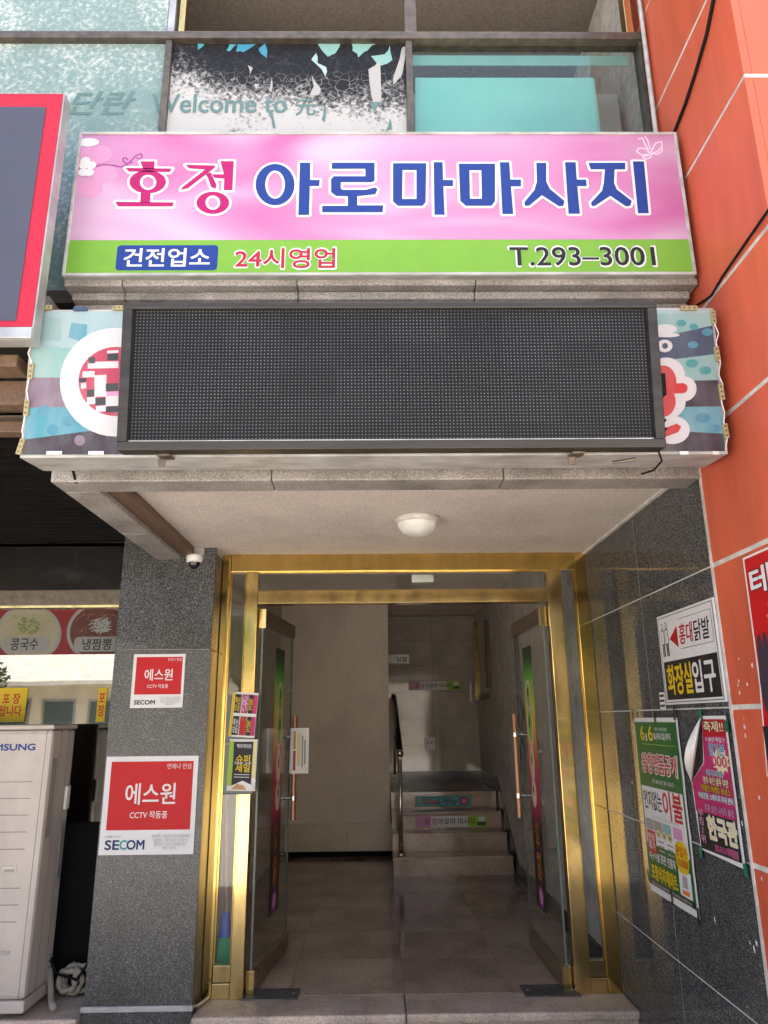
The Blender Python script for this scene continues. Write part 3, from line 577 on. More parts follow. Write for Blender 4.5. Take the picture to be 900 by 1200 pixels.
lt = N('ShaderNodeMath'); lt.operation = 'LESS_THAN'; lt.inputs[1].default_value = .038; L(ad.outputs[0], lt.inputs[0])
nz = N('ShaderNodeTexNoise'); nz.inputs['Scale'].default_value = 3.; L(tc.outputs['Object'], nz.inputs[0])
rp = N('ShaderNodeValToRGB'); e_ = rp.color_ramp.elements; e_[0].color = (.08, .08, .088, 1); e_[1].color = (.125, .125, .135, 1); L(nz.outputs[0], rp.inputs[0])
mx = N('ShaderNodeMix'); mx.data_type = 'RGBA'; mx.inputs[6].default_value = (.006, .006, .007, 1); L(lt.outputs[0], mx.inputs[0]); L(rp.outputs[0], mx.inputs[7]); 
fl0 = N('ShaderNodeVectorMath'); fl0.operation = 'MULTIPLY'; fl0.inputs[1].default_value = (1/.20, 1/.10, 0); L(tc.outputs['Object'], fl0.inputs[0])
fl1 = N('ShaderNodeVectorMath'); fl1.operation = 'FLOOR'; L(fl0.outputs[0], fl1.inputs[0]); wn_ = N('ShaderNodeTexWhiteNoise'); L(fl1.outputs[0], wn_.inputs['Vector'])
mr_ = N('ShaderNodeMapRange'); mr_.inputs[3].default_value = .82; mr_.inputs[4].default_value = 1.15; L(wn_.outputs['Value'], mr_.inputs[0])
vm_ = N('ShaderNodeVectorMath'); vm_.operation = 'SCALE'; L(mx.outputs[2], vm_.inputs[0]); L(mr_.outputs[0], vm_.inputs['Scale']); L(vm_.outputs[0], b_.inputs['Base Color'])
b_.inputs['Roughness'].default_value = .6; b_.inputs['Specular IOR Level'].default_value = .2; Md['led_face'] = m_
MB().box(-LX+.035, LX-.035, .03, LH-.022, -.02, .004).build('screen', 'led_face', ld)
Md['led_frame'] = mat('led_frame', (.018, .0155, .0125), .45, .2, c2=(.032, .028, .024), ns=12, stretch=(.2, 3, 3))
for x0, x1, y0, y1 in ((-LX, LX, LH-.024, LH), (-LX, LX, 0, .032), (-LX, -LX+.036, .0325, LH-.0245), (LX-.036, LX, .0325, LH-.0245)):
    MB().box(x0, x1, y0, y1, -.055, .022).build('frame', 'led_frame', ld, bevel=.004)
for k in range(13): 
    x = -LX+.06+k*(2*LX-.12)/12; MB().box(x-.004, x+.004, .0325, .036, .004, .009).build('screw', 'steel', ld)
MB().box(-LX+.037, LX-.037, .0325, .0385, .0045, .007).build('dust_ledge', 'alu', ld)
for x in (190, 681):
    a = FLD.px(x, 528)[0]
    MB().box(a-.026, a+.022, -.010, .0-.001, -.09, -.02).box(a-.03, a-.004, -.042, -.0125, -.062, -.055).build('bracket', 'bronze', ld, bevel=.002)
a = FLD.px(742, 540)[0]; MB().tube([(a-.05, -.034, -.07), (a+.03, -.024, -.055)], .006, 8).build('bracket', 'bronze', ld)
a = FLD.px(84, 541)
MB().box(a[0]-.02, a[0]+.02, -.05, -.044, -.02, .0).build('bracket', 'bronze', ld) if 0 else None
MB().box(LX+.0, LX+.022, .20, .28, -.04, .0).build('connector', 'black', ld)
MB().tube([(LX+.002, .13, -.03), (LX+.02, .11, -.02), (LX+.006, .09, -.03), (LX+.022, .08, -.02), (LX+.004, .06, -.03)], .004, 6).build('wire', 'black', ld)
MB().tube([(LX-.01, .0, -.03), (LX+.004, -.035, -.04), (LX-.02, -.065, -.06), (LX-.06, -.075, -.08)], .004, 6).build('wire', 'black', ld)

# ================================================================== LEFT NEIGHBOUR: sign, awning, shop window
FN = front(-1.235, 2.40, 2.958)
ns_ = thing('fascia_sign', 'slate blue sign panel with wide red border on the neighbouring shop', 'sign', FN)
NH = 1.105
MB().box(-2.6, 0, 0, NH, -.065, -.003).build('cabinet', 'alu', ns_, bevel=.004)
MB().box(-2.59, -.006, .05, NH-.006, -.003, .0).build('border', 'frame_red', ns_)
a = FN.px(53, 126); b = FN.px(20, 376); MB().box(-2.4, (a[0]+b[0])/2, b[1], a[1], .0, .003).build('face', 'slate', ns_)
MB().box(-2.6, 0, 0, .045, -.003, .008).build('bottom_rail', 'alu', ns_, bevel=.003)
aw = thing('awning', 'black slatted awning ceiling with beige bars over the neighbouring shop', 'awning', loc=(-2.8, 2.7, 2.76))
def ab(x0, x1, y0, y1, z0, z1): return MB().box(x0+2.8, x1+2.8, y0-2.7, y1-2.7, z0-2.76, z1-2.76)
ab(-4.2, -1.32, 2.70, 4.9, 2.79, 2.80).build('deck', 'near_black', aw)
k = 0; y = 2.92
while y < 4.72: ab(-4.2, -1.325, y, y+.078, 2.772, 2.788).build('slat', 'near_black', aw, bevel=.003); y += .086
ab(-4.2, -1.33, 2.62, 2.69, 2.80, 2.90).build('front_bar', 'wood', aw, bevel=.004)
ab(-4.2, -1.33, 2.74, 2.80, 2.735, 2.787).build('front_bar', 'wood', aw, bevel=.004)
ab(-4.2, -1.33, 2.50, 2.60, 2.90, 2.95).build('front_bar', 'wood', aw, bevel=.004)
sh = thing('shop_window', 'shop window in dark frames with noodle dish photo strip and reflections', 'window', loc=(-2.5, 4.78, .17))
def sb(x0, x1, z0, z1, y0=0, y1=.05): return MB().box(x0+2.5, x1+2.5, y0, y1, z0-.17, z1-.17)
sb(-4.2, -1.52, 2.355, 2.455, -.02).build('frame_rail', 'bronze', sh, bevel=.004)
sb(-4.2, -1.52, 2.338, 2.3535, -.022, -.0).build('frame_bead', 'brass_worn', sh)
sb(-4.2, -1.52, 1.00, 1.04, -.02).build('frame_rail', 'near_black', sh, bevel=.003)
sb(-1.56, -1.521, .17, 2.337, -.015).build('frame_post', 'near_black', sh); sb(-4.2, -4.16, .17, 2.337, -.015).build('frame_post', 'near_black', sh)
sb(-4.16, -1.561, 2.456, 2.78, .02, .026).build('pane', 'glass_shop', sh)
sb(-4.16, -1.561, 1.041, 2.337, .02, .026).build('pane', 'glass_shop', sh)
sb(-4.16, -1.561, .17, .999, .0, .03).build('lower_panel', 'black', sh)
sb(-4.2, -1.52, .17, 3.015, .9, .95).build('shade_backing', 'near_black', sh); sb(-4.2, -1.55, 2.80, 2.84, .125, .89).build('shade_ceiling', 'near_black', sh)  # black sheets added to stand for the shade inside the shop
# dish photo strip: stuck on the pane, its dim unlit look mixed into darkened inks
for n_, c_ in (('dim_paper', (.22, .22, .21)), ('dim_red', (.17, .012, .012)), ('dim_noodle', (.24, .22, .10)), ('dim_cream', (.27, .25, .17)), ('dim_lime', (.13, .17, .04)), ('dim_food', (.17, .09, .04)), ('dim_meat', (.09, .025, .018)), ('dim_pale', (.26, .28, .27))): K(n_, c_)
FP = front(-2.5, 4.797, .17)
def shp(mb, name, m, dy=0.): mb.v = [(a, .017-c+dy, b) for a, b, c in mb.v]; return mb.build(name, m, sh)
z0, z1 = FP.px(60, 767)[1], FP.px(60, 714)[1]
shp(MB().rect(-1.66, z0, .935, z1, 0), 'dish_strip', 'dim_red')
def dish(cx, cy, rx, ry, cols, bowl):
    for q_, (m1, sc_) in enumerate((('dim_paper', 1.0), (bowl, .90))):
        pts = [FP.px(cx+rx*sc_*math.cos(2*math.pi*i/36), cy+ry*sc_*math.sin(2*math.pi*i/36)) for i in range(36)]
        shp(MB().poly([(min(.93, x), min(z1-.002, max(z0+.002, y))) for x, y in pts], .0006+.0005*q_), 'dish_photo', m1)
    for k_, (c_, sp_, l_) in enumerate(cols):
        mb = MB()
        for i in range(70):
            t = random.uniform(0, 6.28); rr = sp_*math.sqrt(random.random())
            x, y = FP.px(cx+rx*rr*math.cos(t), cy-9+ry*.8*rr*math.sin(t)); a = random.gauss(.5, .9); l = l_*random.uniform(.5, 1.2); wd = random.uniform(.0025, .006)
            d = Vector((math.cos(a)*l, math.sin(a)*l*.7)); n_ = Vector((-d.y, d.x)).normalized()*wd
            P = Vector((min(.89, x), min(z1-.035, max(z0+.05, y)))); mb.poly([tuple(P-d), tuple(P-d*.3+n_), tuple(P+d), tuple(P+d*.2-n_)], .0014+k_*.0008+i*.00001)
        shp(mb, 'dish_photo', c_)
dish(34, 742, 38, 34, [('dim_noodle', .7, .035), ('dim_cream', .6, .03), ('dim_lime', .35, .02)], 'dim_cream'); dish(118, 742, 40, 36, [('dim_food', .8, .022), ('dim_meat', .75, .02), ('dim_pale', .3, .03)], 'dim_meat'); dish(-52, 742, 40, 36, [('dim_food', .8, .03), ('dim_noodle', .6, .03), ('dim_cream', .4, .03)], 'dim_food')
for x0, x1, s_ in ((2, 58, '콩국수'), (86, 140, '냉짬뽕')):
    a = FP.px(x0, 764); b = FP.px(x1, 746); shp(MB().poly(rrect(a[0], a[1], min(b[0], .93), b[1], .028), .0042), 'name_plate', 'dim_pale' if 0 else 'dim_paper')
    o = tpx(sh, FP, s_, (x0+10, 748), (x1-12 if x1 < 100 else 132, 762), 0, 'ink_black', .025)
    for v in o.data.vertices: v.co = (v.co.x, .017-.0048-v.co.z, v.co.y)
o = thing('shop_lamp', 'round pale dish lamp hanging inside the dark shop window', 'lamp', loc=(-2.10, 5.08, 2.60))
MB().lathe([(0, .05), (.05, .048), (.14, .03), (.215, .0), (.22, -.012), (.20, -.012), (.12, .012), (0, .03)], n=32).build('lamp_shade', 'ink_sage', o, smooth=True)
MB().lathe([(0, -.02), (.05, -.015), (.06, .02)], n=16).build('bulb', 'white', o, smooth=True)
MB().tube([(.0, 0, .05), (.0, 0, .19)], .008, 8).build('stem', 'alu', o)
# yellow notices taped inside the pane
for x0, x1, s_ in ((-8, 33, '포 장\n됩니다'), (112, 126, '포\n장')):
    a = FP.px(x0, 846); b = FP.px(x1, 806); f_ = front(-2.5, 4.797, .17)
    nt_ = thing('notice_sheet', 'yellow notice sheet with red letters on shop glass above air conditioner' if x0 < 50 else 'narrow yellow notice sheet on shop glass beside granite pillar', 'notice', front(-2.5+a[0], 4.797, .17+a[1]))
    wd, ht = b[0]-a[0], b[1]-a[1]
    MB().box(0, wd, 0, ht, .0, .0008).build('sheet', 'ink_yellow', nt_); text(nt_, s_, (wd*.12, ht*.16, wd*.88, ht*.84), .0014, 'ink_scarlet', .03, line=1.05)

# ------------------------------------------------------------------ air conditioner
ac = thing('air_conditioner', 'white outdoor air conditioner unit with blue brand lettering beside pillar', 'air conditioner', loc=(-2.25, 4.30, FL))
def acb(x0, x1, y0, y1, z0, z1): return MB().box(x0+2.25, x1+2.25, y0-4.30, y1-4.30, z0-FL, z1-FL)
AX0, AX1 = -2.74, -1.80
acy = acb(AX0, AX1, 4.30, 4.63, .26, 1.585).build('body', 'ac_white', ac, bevel=.022)
acb(AX0-.006, AX1+.006, 4.294, 4.636, 1.586, 1.612).build('top_cover', 'ac_white', ac, bevel=.008)
acb(AX0-.002, AX1+.002, 4.297, 4.633, .200, .259).build('base_pan', 'ac_white', ac, bevel=.01)
for x in (AX0+.12, AX1-.20): acb(x, x+.07, 4.29, 4.65, FL, .199).build('foot', 'ac_white', ac, bevel=.004)
for z in (1.31, 1.225, 1.14, 1.055, .97, .78, .70, .62):
    acb(AX0+.1, AX1-.085, 4.2988, 4.31, z, z+.004).build('panel_groove', 'ac_seam', acy)
acb(AX1-.034, AX1-.031, 4.2988, 4.31, .27, 1.58).build('panel_seam', 'ac_seam', acy)
acb(AX1-.01, AX1+.0008, 4.42, 4.424, .27, 1.58).build('panel_seam', 'ac_seam', acy); acb(AX1-.01, AX1+.0008, 4.53, 4.534, .27, 1.58).build('panel_seam', 'ac_seam', acy)
acb(AX1-.19, AX1-.115, 4.297, 4.31, .855, .89).build('grip_recess', 'alu', acy, bevel=.003); acb(AX1-.18, AX1-.125, 4.2955, 4.31, .861, .875).build('grip_recess', 'cloth', acy)
FA = front(-2.25, 4.30, FL)
f2 = Fr((-2.25, 4.30, FL), (1, 0, 0), (0, 0, 1))
def act(s_, x0, z0, x1, z1, m, bold, shear=0):
    o = text(acy, s_, (x0+2.25, z0-FL, x1+2.25, z1-FL), 0, m, bold, shear)
    for v in o.data.vertices: v.co = (v.co.x, -.0012-v.co.z, v.co.y)
act('SAMSUNG', -2.19, 1.475, -1.888, 1.512, 'ink_blue', .07); act('INVERTER', -2.03, .468, -1.895, .488, 'ink_grey', .02)
acb(AX1-.0, AX1+.0012, 4.335, 4.40, 1.02, 1.43).build('rating_label', 'ink_petal' if 0 else 'cloth', acy); acb(AX1, AX1+.0012, 4.55, 4.60, .78, 1.08).build('rating_label', 'alu', acy)
acb(AX1-.002, AX1+.014, 4.548, 4.60, 1.14, 1.27).build('side_grip', 'white', acy, bevel=.006)
for z in (.33, .36, .39): acb(AX1-.002, AX1+.0012, 4.56, 4.61, z, z+.008).build('vent_slot', 'ac_seam', acy)
hs = thing('pipe_bundle', 'taped pipe bundle curling on the step behind the air conditioner', 'pipe', loc=(-1.66, 4.55, FL))
def pth(n, f): return [f(i/(n-1)) for i in range(n)]
for k in range(3):
    MB().tube(pth(22, lambda t: (-.045+(.05+.012*k)*math.cos(t*6.6+k)+.02*k, .05+.03*k+.02*math.sin(t*4+k), .085+(.052+.008*k)*math.sin(t*6.6+k)+.008*math.sin(t*19))), [.015+.004*math.sin(i*1.9+k) for i in range(22)], 9).build('taped_hose', 'cloth', hs, smooth=True)
MB().tube([(-.15, .06, .16), (-.11, .0, .07), (-.07, -.07, .020), (-.03, -.14, .020)], .017, 10).build('drain_hose', 'cloth', hs, smooth=True)
MB().tube([(-.2, .05, .30), (-.10, .03, .13), (.02, .02, .10), (.08, .06, .2), (.12, .1, .42)], .008, 7).build('cable', 'black', hs, smooth=True)

# ================================================================== SECURITY SIGNS on the pillar
def secom(px4, small):
    f_ = front(0, 4.349, 0); c = f_.pp(px4); x0 = (c[0][0]+c[3][0])/2; x1 = (c[1][0]+c[2][0])/2; y0 = (c[2][1]+c[3][1])/2; y1 = (c[0][1]+c[1][1])/2
    fr = front(x0, 4.349, y0); W, H = x1-x0, y1-y0
    o = thing('security_sign', 'small square red and white security sign on upper granite slab' if small else 'large square red and white security sign with teal lettering on pillar', 'sign', fr)
    o = MB().box(0, W, 0, H, 0, .006).build('panel', 'ink_white', o, bevel=.0015); MB().rect(W*.06, H*.245, W*.95, H*.945, .0068).build('red_field', 'ink_scarlet', o)
    text(o, '에스원', (W*.235, H*.50, W*.775, H*.72), .0076, 'ink_white', .02); text(o, 'CCTV 작동중', (W*.30, H*.36, W*.70, H*.435), .0076, 'ink_white', .012)
    text(o, '언제나 안심', (W*.665, H*.865, W*.925, H*.92), .0076, 'ink_white', .0)
    if small: text(o, 'SECOM', (W*.07, H*.06, W*.47, H*.145), .0076, 'ink_black', .06)
    else:
        for s_, a, b, m_ in (('SE', .06, .215, 'ink_navy'), ('C', .215, .295, 'ink_teal'), ('OM', .29, .48, 'ink_navy')): text(o, s_, (W*a, H*.05, W*b, H*.15), .0076 + a*.001, m_, .06)
        text(o, '1588-3112', (W*.06, H*.17, W*.22, H*.195), .0076, 'ink_grey', 0)
    text(o, '설치목적 : 시설안전, 화재 및 범죄예방\n촬영범위 : 건물 내 외부, 주차장 등\n촬영시간 : 24시간 연속촬영 녹화\n책임자 연락처 :', (W*.55, H*.045, W*.95, H*.20), .0076, 'ink_grey', 0)
secom([(158, 766), (219, 767), (213, 830), (152, 829)], True); secom([(125, 887), (232, 885), (228, 1001), (116, 1002)], False)

# ================================================================== CAMERA, LAMP on the soffit
sc_ = thing('security_camera', 'white dome security camera at the inner end of the granite beam', 'camera', loc=(-1.085, 4.36, SOF-.045))
MB().lathe([(0, .0), (.05, 0), (.052, -.012), (.05, -.035), (.044, -.045), (0, -.045)], n=26).build('housing', 'white', sc_, smooth=True)
MB().lathe([(.038, -.043), (.036, -.06), (.026, -.078), (.012, -.086), (0, -.088)], n=22).build('dome', 'black_gloss', sc_, smooth=True)
MB().box(-.04, .06, -.03, .03, .0, .044).build('mount', 'white_metal', sc_, bevel=.004)
MB().tube([(-.02, -.03, .038), (-.05, -.5, .034), (-.075, -1.0, .03), (-.10, -1.33, .02), (-.115, -1.42, -.01), (-.13, -1.50, -.025), (-.135, -1.55, .04)], .0055, 7).build('cable', 'black', sc_, smooth=True)
lp = thing('ceiling_lamp', 'round white dome lamp on the plaster soffit', 'lamp', loc=(.225, 3.71, SOF))
MB().lathe([(0, 0), (.118, 0), (.120, -.012), (.114, -.028), (.10, -.032)], n=36).build('base_ring', 'seam', lp, smooth=True)
MB().lathe([(.104, -.029), (.098, -.05), (.078, -.073), (.045, -.088), (.015, -.093), (0, -.093)], n=36).build('lamp_shade', 'white', lp, smooth=True)

# ================================================================== BRASS DOOR FRAME
fr_ = thing('door_frame', 'worn brass door frame with glass sidelights and transom', 'door frame', loc=(0, YF, FL))
def fb_(x0, x1, z0, z1, y0=-.035, y1=.035): return MB().box(x0, x1, y0, y1, z0-FL, z1-FL)
fb_(-.955, -.903, FL, SOF-.001).build('jamb', 'brass', fr_, bevel=.003); fb_(1.262, XW-.002, FL, SOF-.001).build('jamb', 'brass', fr_, bevel=.003)
fb_(-.802, -.729, FL, 2.522, -.04, .04).build('post', 'brass_worn', fr_, bevel=.003); fb_(1.083, 1.168, FL, 2.522, -.04, .04).build('post', 'brass_worn', fr_, bevel=.003)
fb_(-.902, 1.261, 2.523, SOF-.001, -.036, .036).build('head_rail', 'brass', fr_, bevel=.003)
fb_(-.728, 1.082, 2.318, 2.397, -.045, .045).build('transom_rail', 'brass_worn', fr_, bevel=.003)
for a, b in ((-.902, -.803), (1.169, 1.261)):
    fb_(a, b, FL, .245, -.03, .03).build('bottom_rail', 'brass_worn', fr_, bevel=.003); fb_(a, b, .247, .33, -.022, .022).build('bottom_rail', 'brass_worn', fr_, bevel=.003)
    pn_ = fb_(a+.001, b-.001, .331, 2.522, -.004, .004).build('pane', 'glass', fr_)
    for x in (a, b-.008): fb_(x, x+.008, .331, 2.522, -.016, -.0045).build('bead', 'brass', pn_)
fb_(-.728, 1.082, 2.398, 2.522, -.004, .004).build('pane', 'glass', fr_)
for z in (2.398, 2.514): fb_(-.728, 1.082, z, z+.008, -.016, -.0045).build('bead', 'brass', fr_)
fb_(.235, .375, 2.455, 2.505, .006, .05).build('door_closer_box', 'white', fr_, bevel=.004)
# doors, folded inwards
Md['door_print'] = vgrad('door_print', [(0, (.012, .010, .012)), (.30, (.015, .012, .014)), (.36, (.30, .01, .06)), (.52, (.45, .03, .06)), (.62, (.60, .25, .03)), (.75, (.55, .48, .04)), (.88, (.10, .34, .04)), (.95, (.015, .06, .02)), (1, (.012, .012, .012))], 'Z', .30, 1.92)
def door(xh, ang, sgn, label):
    o = thing('glass_door', label, 'door', loc=(xh, YF+.03, FL)); o.rotation_euler = (0, 0, ang)   # local +x runs from hinge to free edge
    W, H = .865, 2.125
    MB().box(.0, W, -.006, .006, .095, H-.095).build('pane', 'glass', o)
    MB().box(W, W+.003, -.006, .006, .095, H-.095).build('pane_edge', 'glass_edge', o); MB().box(-.003, 0, -.006, .006, .095, H-.095).build('pane_edge', 'glass_edge', o)
    MB().box(0, W+.002, -.02, .02, .008, .094).build('bottom_rail', 'rail_brown', o, bevel=.003); MB().box(0, W+.002, -.02, .02, H-.094, H).build('top_rail', 'rail_brown', o, bevel=.003)
    MB().box(-.012, .03, -.022, .022, .006, .12).build('pivot_cover', 'brass_worn', o, bevel=.002); MB().box(-.012, .03, -.022, .022, H-.12, H+.002).build('pivot_cover', 'brass_worn', o, bevel=.002)
    if 1:
        y = sgn*.0068
        ps_ = MB().box(.34, .60, min(y, y+sgn*.001), max(y, y+sgn*.001), .30, 1.92).build('print_strip', 'door_print', o)
        fl_ = sgn
        def dq(pts, m, nm, lift):
            mb = MB().poly(pts, 0); mb.v = [(a, y+sgn*(.001+lift), b) for a, b, c in mb.v]; mb.build(nm, m, ps_)
        for cz, rx, rz_ in ((1.60, .075, .10), (1.40, .08, .13), (1.16, .06, .12), (.98, .06, .09)):
            dq(ellp(.49, cz, rx, rz_, 22), 'ink_white', 'print_shape', .0006); dq(ellp(.49, cz, rx*.75, rz_*.78, 22), 'ink_lime' if cz > 1.3 else 'ink_noodle', 'print_shape', .0010)
            dq(ellp(.50, cz+rz_*.2, rx*.25, rz_*.3, 14), 'ink_black', 'print_shape', .0014)
        dq(ellp(.47, .37, .07, .065, 22), 'ink_purple', 'print_shape', .0006); dq(ellp(.47, .37, .045, .045, 22), 'ink_petal', 'print_shape', .0010)
        for s_, z_ in (('안주', .65), ('전문', .47)):
            t2 = text(ps_, '\n'.join(s_), (.41, z_, .53, z_+.155), 0, 'ink_orange', .02, shear=.1)
            for v in t2.data.vertices: v.co = ((.94-v.co.x) if sgn > 0 else v.co.x, y+sgn*(.0022+v.co.z), v.co.y)
    hx = W-.10
    for s in (-1, 1):
        hd_ = MB().tube([(hx, s*.055, .80), (hx, s*.055, 1.48)], .0195, 16).build('handle', 'copper', o, smooth=False)
        for z in (.94, 1.34): MB().tube([(hx, s*.007, z), (hx, s*.055, z)], .009, 10).tube([(hx, s*.055, z-.014), (hx, s*.055, z+.014)], .0212, 16).build('handle_bracket', 'steel', hd_)
    return o
dL = door(-.700, R(84), -1, 'open glass door with flyer rolled round its handle, left of the corridor' if 0 else 'open glass door with printed strip and a flyer on its handle')
dR = door(1.055, R(91.5), 1, 'open glass door with printed strip and bare copper handle beside granite wall')
for i, (x0, x1, y0, y1) in enumerate(((-.745, -.43, 4.535, 4.70), (.80, 1.105, 4.52, 4.70))):
    o = thing('floor_hinge_plate', ('dark floor hinge cover plate under the door with the flyer' if i == 0 else 'dark floor hinge cover plate under the door beside granite wall'), 'hinge plate', loc=((x0+x1)/2, (y0+y1)/2, FL))
    hx, hy = (x1-x0)/2, (y1-y0)/2
    MB().box(-hx, hx, -hy, hy, .0, .006).build('plate', 'rubber', o, bevel=.002)
    for sx_ in (-.8, .8): MB().lathe([(0, .009), (.007, .009), (.009, .006)], (sx_*hx, 0, 0), n=10).build('screw', 'steel', o)

# flyers
def flyer(name, label, fr, W, H, bend, builder, group=None):
    o = thing(name, label, 'flyer', fr); n = 8; mb = MB()
    for i in range(n):
        a, b = i/n, (i+1)/n; za, zb = bend*math.sin(a*3.14), bend*math.sin(b*3.14)
        mb.quad((0, H*a, za), (W, H*a, za), (W, H*b, zb), (0, H*b, zb)); mb.quad((W, H*a, za-.003), (0, H*a, za-.003), (0, H*b, zb-.003), (W, H*b, zb-.003))
    builder(mb.build('sheet', 'paper', o), W, H); return o
def fy1(o, W, H):
    z = .008
    MB().rect(.0, .0, W*.10, H, z).build('print', 'ink_yellow', o)
    for k, (x, m_) in enumerate(((.12, 'ink_black'), (.40, 'ink_meat'), (.66, 'ink_black'), (.84, 'ink_magenta'))):
        for j in (0, 1): MB().rect(W*x, H*(.04+.49*j), W*(x+.24 if x < .8 else .99), H*(.46+.49*j), z+.0004*k+.0002).build('print', m_, o)
    for j in (0, 1):
        text(o, '특선\n모듬', (W*.14, H*(.08+.49*j), W*.34, H*(.40+.49*j)), z+.0025, 'ink_yellow' if j else 'ink_white', .03)
        mb = MB()
        for i in range(26):
            a = random.uniform(0, 3.1); P = Vector((W*random.uniform(.42, .62), H*(random.uniform(.1, .42)+.49*j))); d = Vector((math.cos(a), math.sin(a)))*.014; n_ = Vector((-d.y, d.x)).normalized()*.004
            mb.poly([tuple(P-d), tuple(P+n_), tuple(P+d), tuple(P-n_)], z+.002+i*.00002)
        mb.build('print', 'ink_scarlet' if j == 0 else 'ink_petal', o)
        text(o, '할인', (W*.68, H*(.12+.49*j), W*.82, H*(.38+.49*j)), z+.003, 'ink_yellow', .03)
def fy2(o, W, H):
    z = .008
    MB().rect(W*.0, H*.1, W*.16, H*.96, z).build('print', 'ink_lime', o); MB().rect(W*.86, H*.25, W*.99, H*.96, z).build('print', 'ink_noodle', o)
    MB().rect(W*.17, H*.10, W*.85, H*.95, z+.0003).build('print', 'ink_black', o)
    text(o, '맥우리아트', (W*.28, H*.82, W*.80, H*.91), z+.002, 'ink_white', .02); text(o, '슈퍼\n세일', (W*.27, H*.36, W*.78, H*.70), z+.002, 'ink_yellow', .03); text(o, 'Super Sale', (W*.22, H*.50, W*.82, H*.57), z+.003, 'ink_white', 0, .3)
    for yy in (.26, .31): MB().rect(W*.24, H*yy, W*.78, H*(yy+.012), z+.002).build('print', 'ink_white', o)
    MB().poly([(W*.1, H*.02), (W*.95, H*.02), (W*.95, H*.10), (W*.55, H*.2), (W*.1, H*.08)], z+.0012).build('print', 'paper', o); MB().poly([(W*.16, H*.03), (W*.7, H*.03), (W*.6, H*.11), (W*.36, H*.14)], z+.002).build('print', 'ink_food', o)
flyer('flyer', 'red meat menu flyer clipped to the brass post above the black flyer', Fr((-.865, 4.520, 1.535), (1, 0, 0), (.13, 0, 1)), .155, .255, .006, fy1)
flyer('flyer', 'black sale flyer with yellow letters clipped to the brass post', Fr((-.862, 4.520, 1.235), (1, 0, 0), (.05, 0, 1)), .165, .285, .006, fy2)
for nm, z_ in (('clear plastic holder behind the red meat menu flyer', 1.50), ('clear plastic holder behind the black sale flyer', 1.215)):
    o = thing('flyer_holder', nm, 'holder', loc=(-.885, 4.532, z_)); MB().box(0, .17, 0, .003, 0, .27).box(0, .17, -.02, -.0005, 0, .004).build('tray', 'glass_edge', o)
Mh = dL.matrix_basis.copy() if False else None
hp = Matrix.Translation((-.700, YF+.03, FL)) @ Matrix.Rotation(R(84), 4, 'Z')
hc = hp @ Vector((.765, -.055, 1.10))
o = thing('flyer', 'white printed flyer wrapped round the copper door handle', 'flyer', loc=hc)
mb = MB(); n = 14; prof = [(-.022*math.cos(t)+0, -.022*math.sin(t)) for t in [R(-60+300*i/9) for i in range(10)]] + [(.05, .008), (.075, .016), (.10, .02)]
prof = [(-.03, .012), (-.034, -.004), (-.026, -.02), (-.008, -.026), (.02, -.026), (.05, -.02), (.085, -.016), (.10, -.012)]
for i in range(len(prof)-1):
    (xa, ya), (xb, yb) = prof[i], prof[i+1]; mb.quad((xa, ya, 0), (xb, yb, 0), (xb, yb, .30-.006*i), (xa, ya, .30-.006*i))
    mb.quad((xb, yb+.001, 0), (xa, ya+.001, 0), (xa, ya+.001, .30), (xb, yb+.001, .30))
mb.build('sheet', 'paper', o)
for k, (x0, x1, z0, z1, m_) in enumerate(((-.006, .012, .02, .15, 'ink_meat'), (-.006, .012, .16, .28, 'ink_food'), (.02, .045, .05, .27, 'ink_noodle'), (.052, .062, .04, .25, 'ink_grey'), (.07, .08, .06, .22, 'ink_grey'))):
    yy = -.0275 if x1 < .03 else -.0265 if x1 < .05 else -.0215; MB().quad((x0, yy, z0), (x1, yy, z0), (x1, yy, z1), (x0, yy, z1)).build('print', m_, o)
# broom behind the left sidelight
br = thing('broom', 'green bristle broom with wooden pole standing behind the sidelight', 'broom', loc=(-.868, 4.70, FL))
MB().tube([(.005, 0, .36), (-.015, .0, .8), (-.035, 0, 1.30)], .012, 10).build('pole', 'pole', br, smooth=True)
MB().lathe([(.012, .40), (.022, .39), (.026, .33), (.030, .29), (.031, .27)], n=16).build('ferrule', 'ferrule', br, smooth=True)
mb = MB()
for i in range(110):
    a = random.uniform(0, 6.28); rr = math.sqrt(random.random()); p0 = Vector((.026*rr*math.cos(a), .02*rr*math.sin(a), .28)); p1 = Vector((.058*rr*math.cos(a)+random.uniform(-.006, .006), .03*rr*math.sin(a), random.uniform(.002, .02)))
    mb.tube([p0, (p0+p1)/2+Vector((random.uniform(-.003, .003), 0, 0)), p1], .0028, 3, False)
mb.build('bristles', 'bristle', br, kind='stuff')

# ================================================================== POSTERS on the right wall
def poster(name, label, cat, z0, z1, yn, yfar, x=XW-.004, thick=.0012):
    fr = side(x, yfar, z0); o = thing(name, label, cat, fr); return o, yfar-yn, z1-z0
o, W, H = poster('restroom_sign', 'white and black restroom entrance sign with red arrow on granite wall', 'sign', 1.673, 2.074, 2.872, 3.473, XW-.001)
o = MB().box(0, W, 0, H, 0, .008).build('panel', 'ink_white', o, bevel=.0015); MB().rect(W*.05, H*.05, W*.965, H*.47, .0088).build('black_field', 'ink_black', o)
for a in ((W*.02, H*.02, W*.985, H*.028), (W*.02, H*.965, W*.985, H*.973), (W*.02, H*.03, W*.028, H*.96), (W*.977, H*.03, W*.985, H*.96)): MB().rect(*a, .0088).build('border_line', 'ink_black', o)
text(o, '화장실', (W*.09, H*.10, W*.54, H*.43), .0098, 'ink_yellow', .04); text(o, '입구', (W*.55, H*.10, W*.91, H*.43), .0098, 'ink_white', .04)
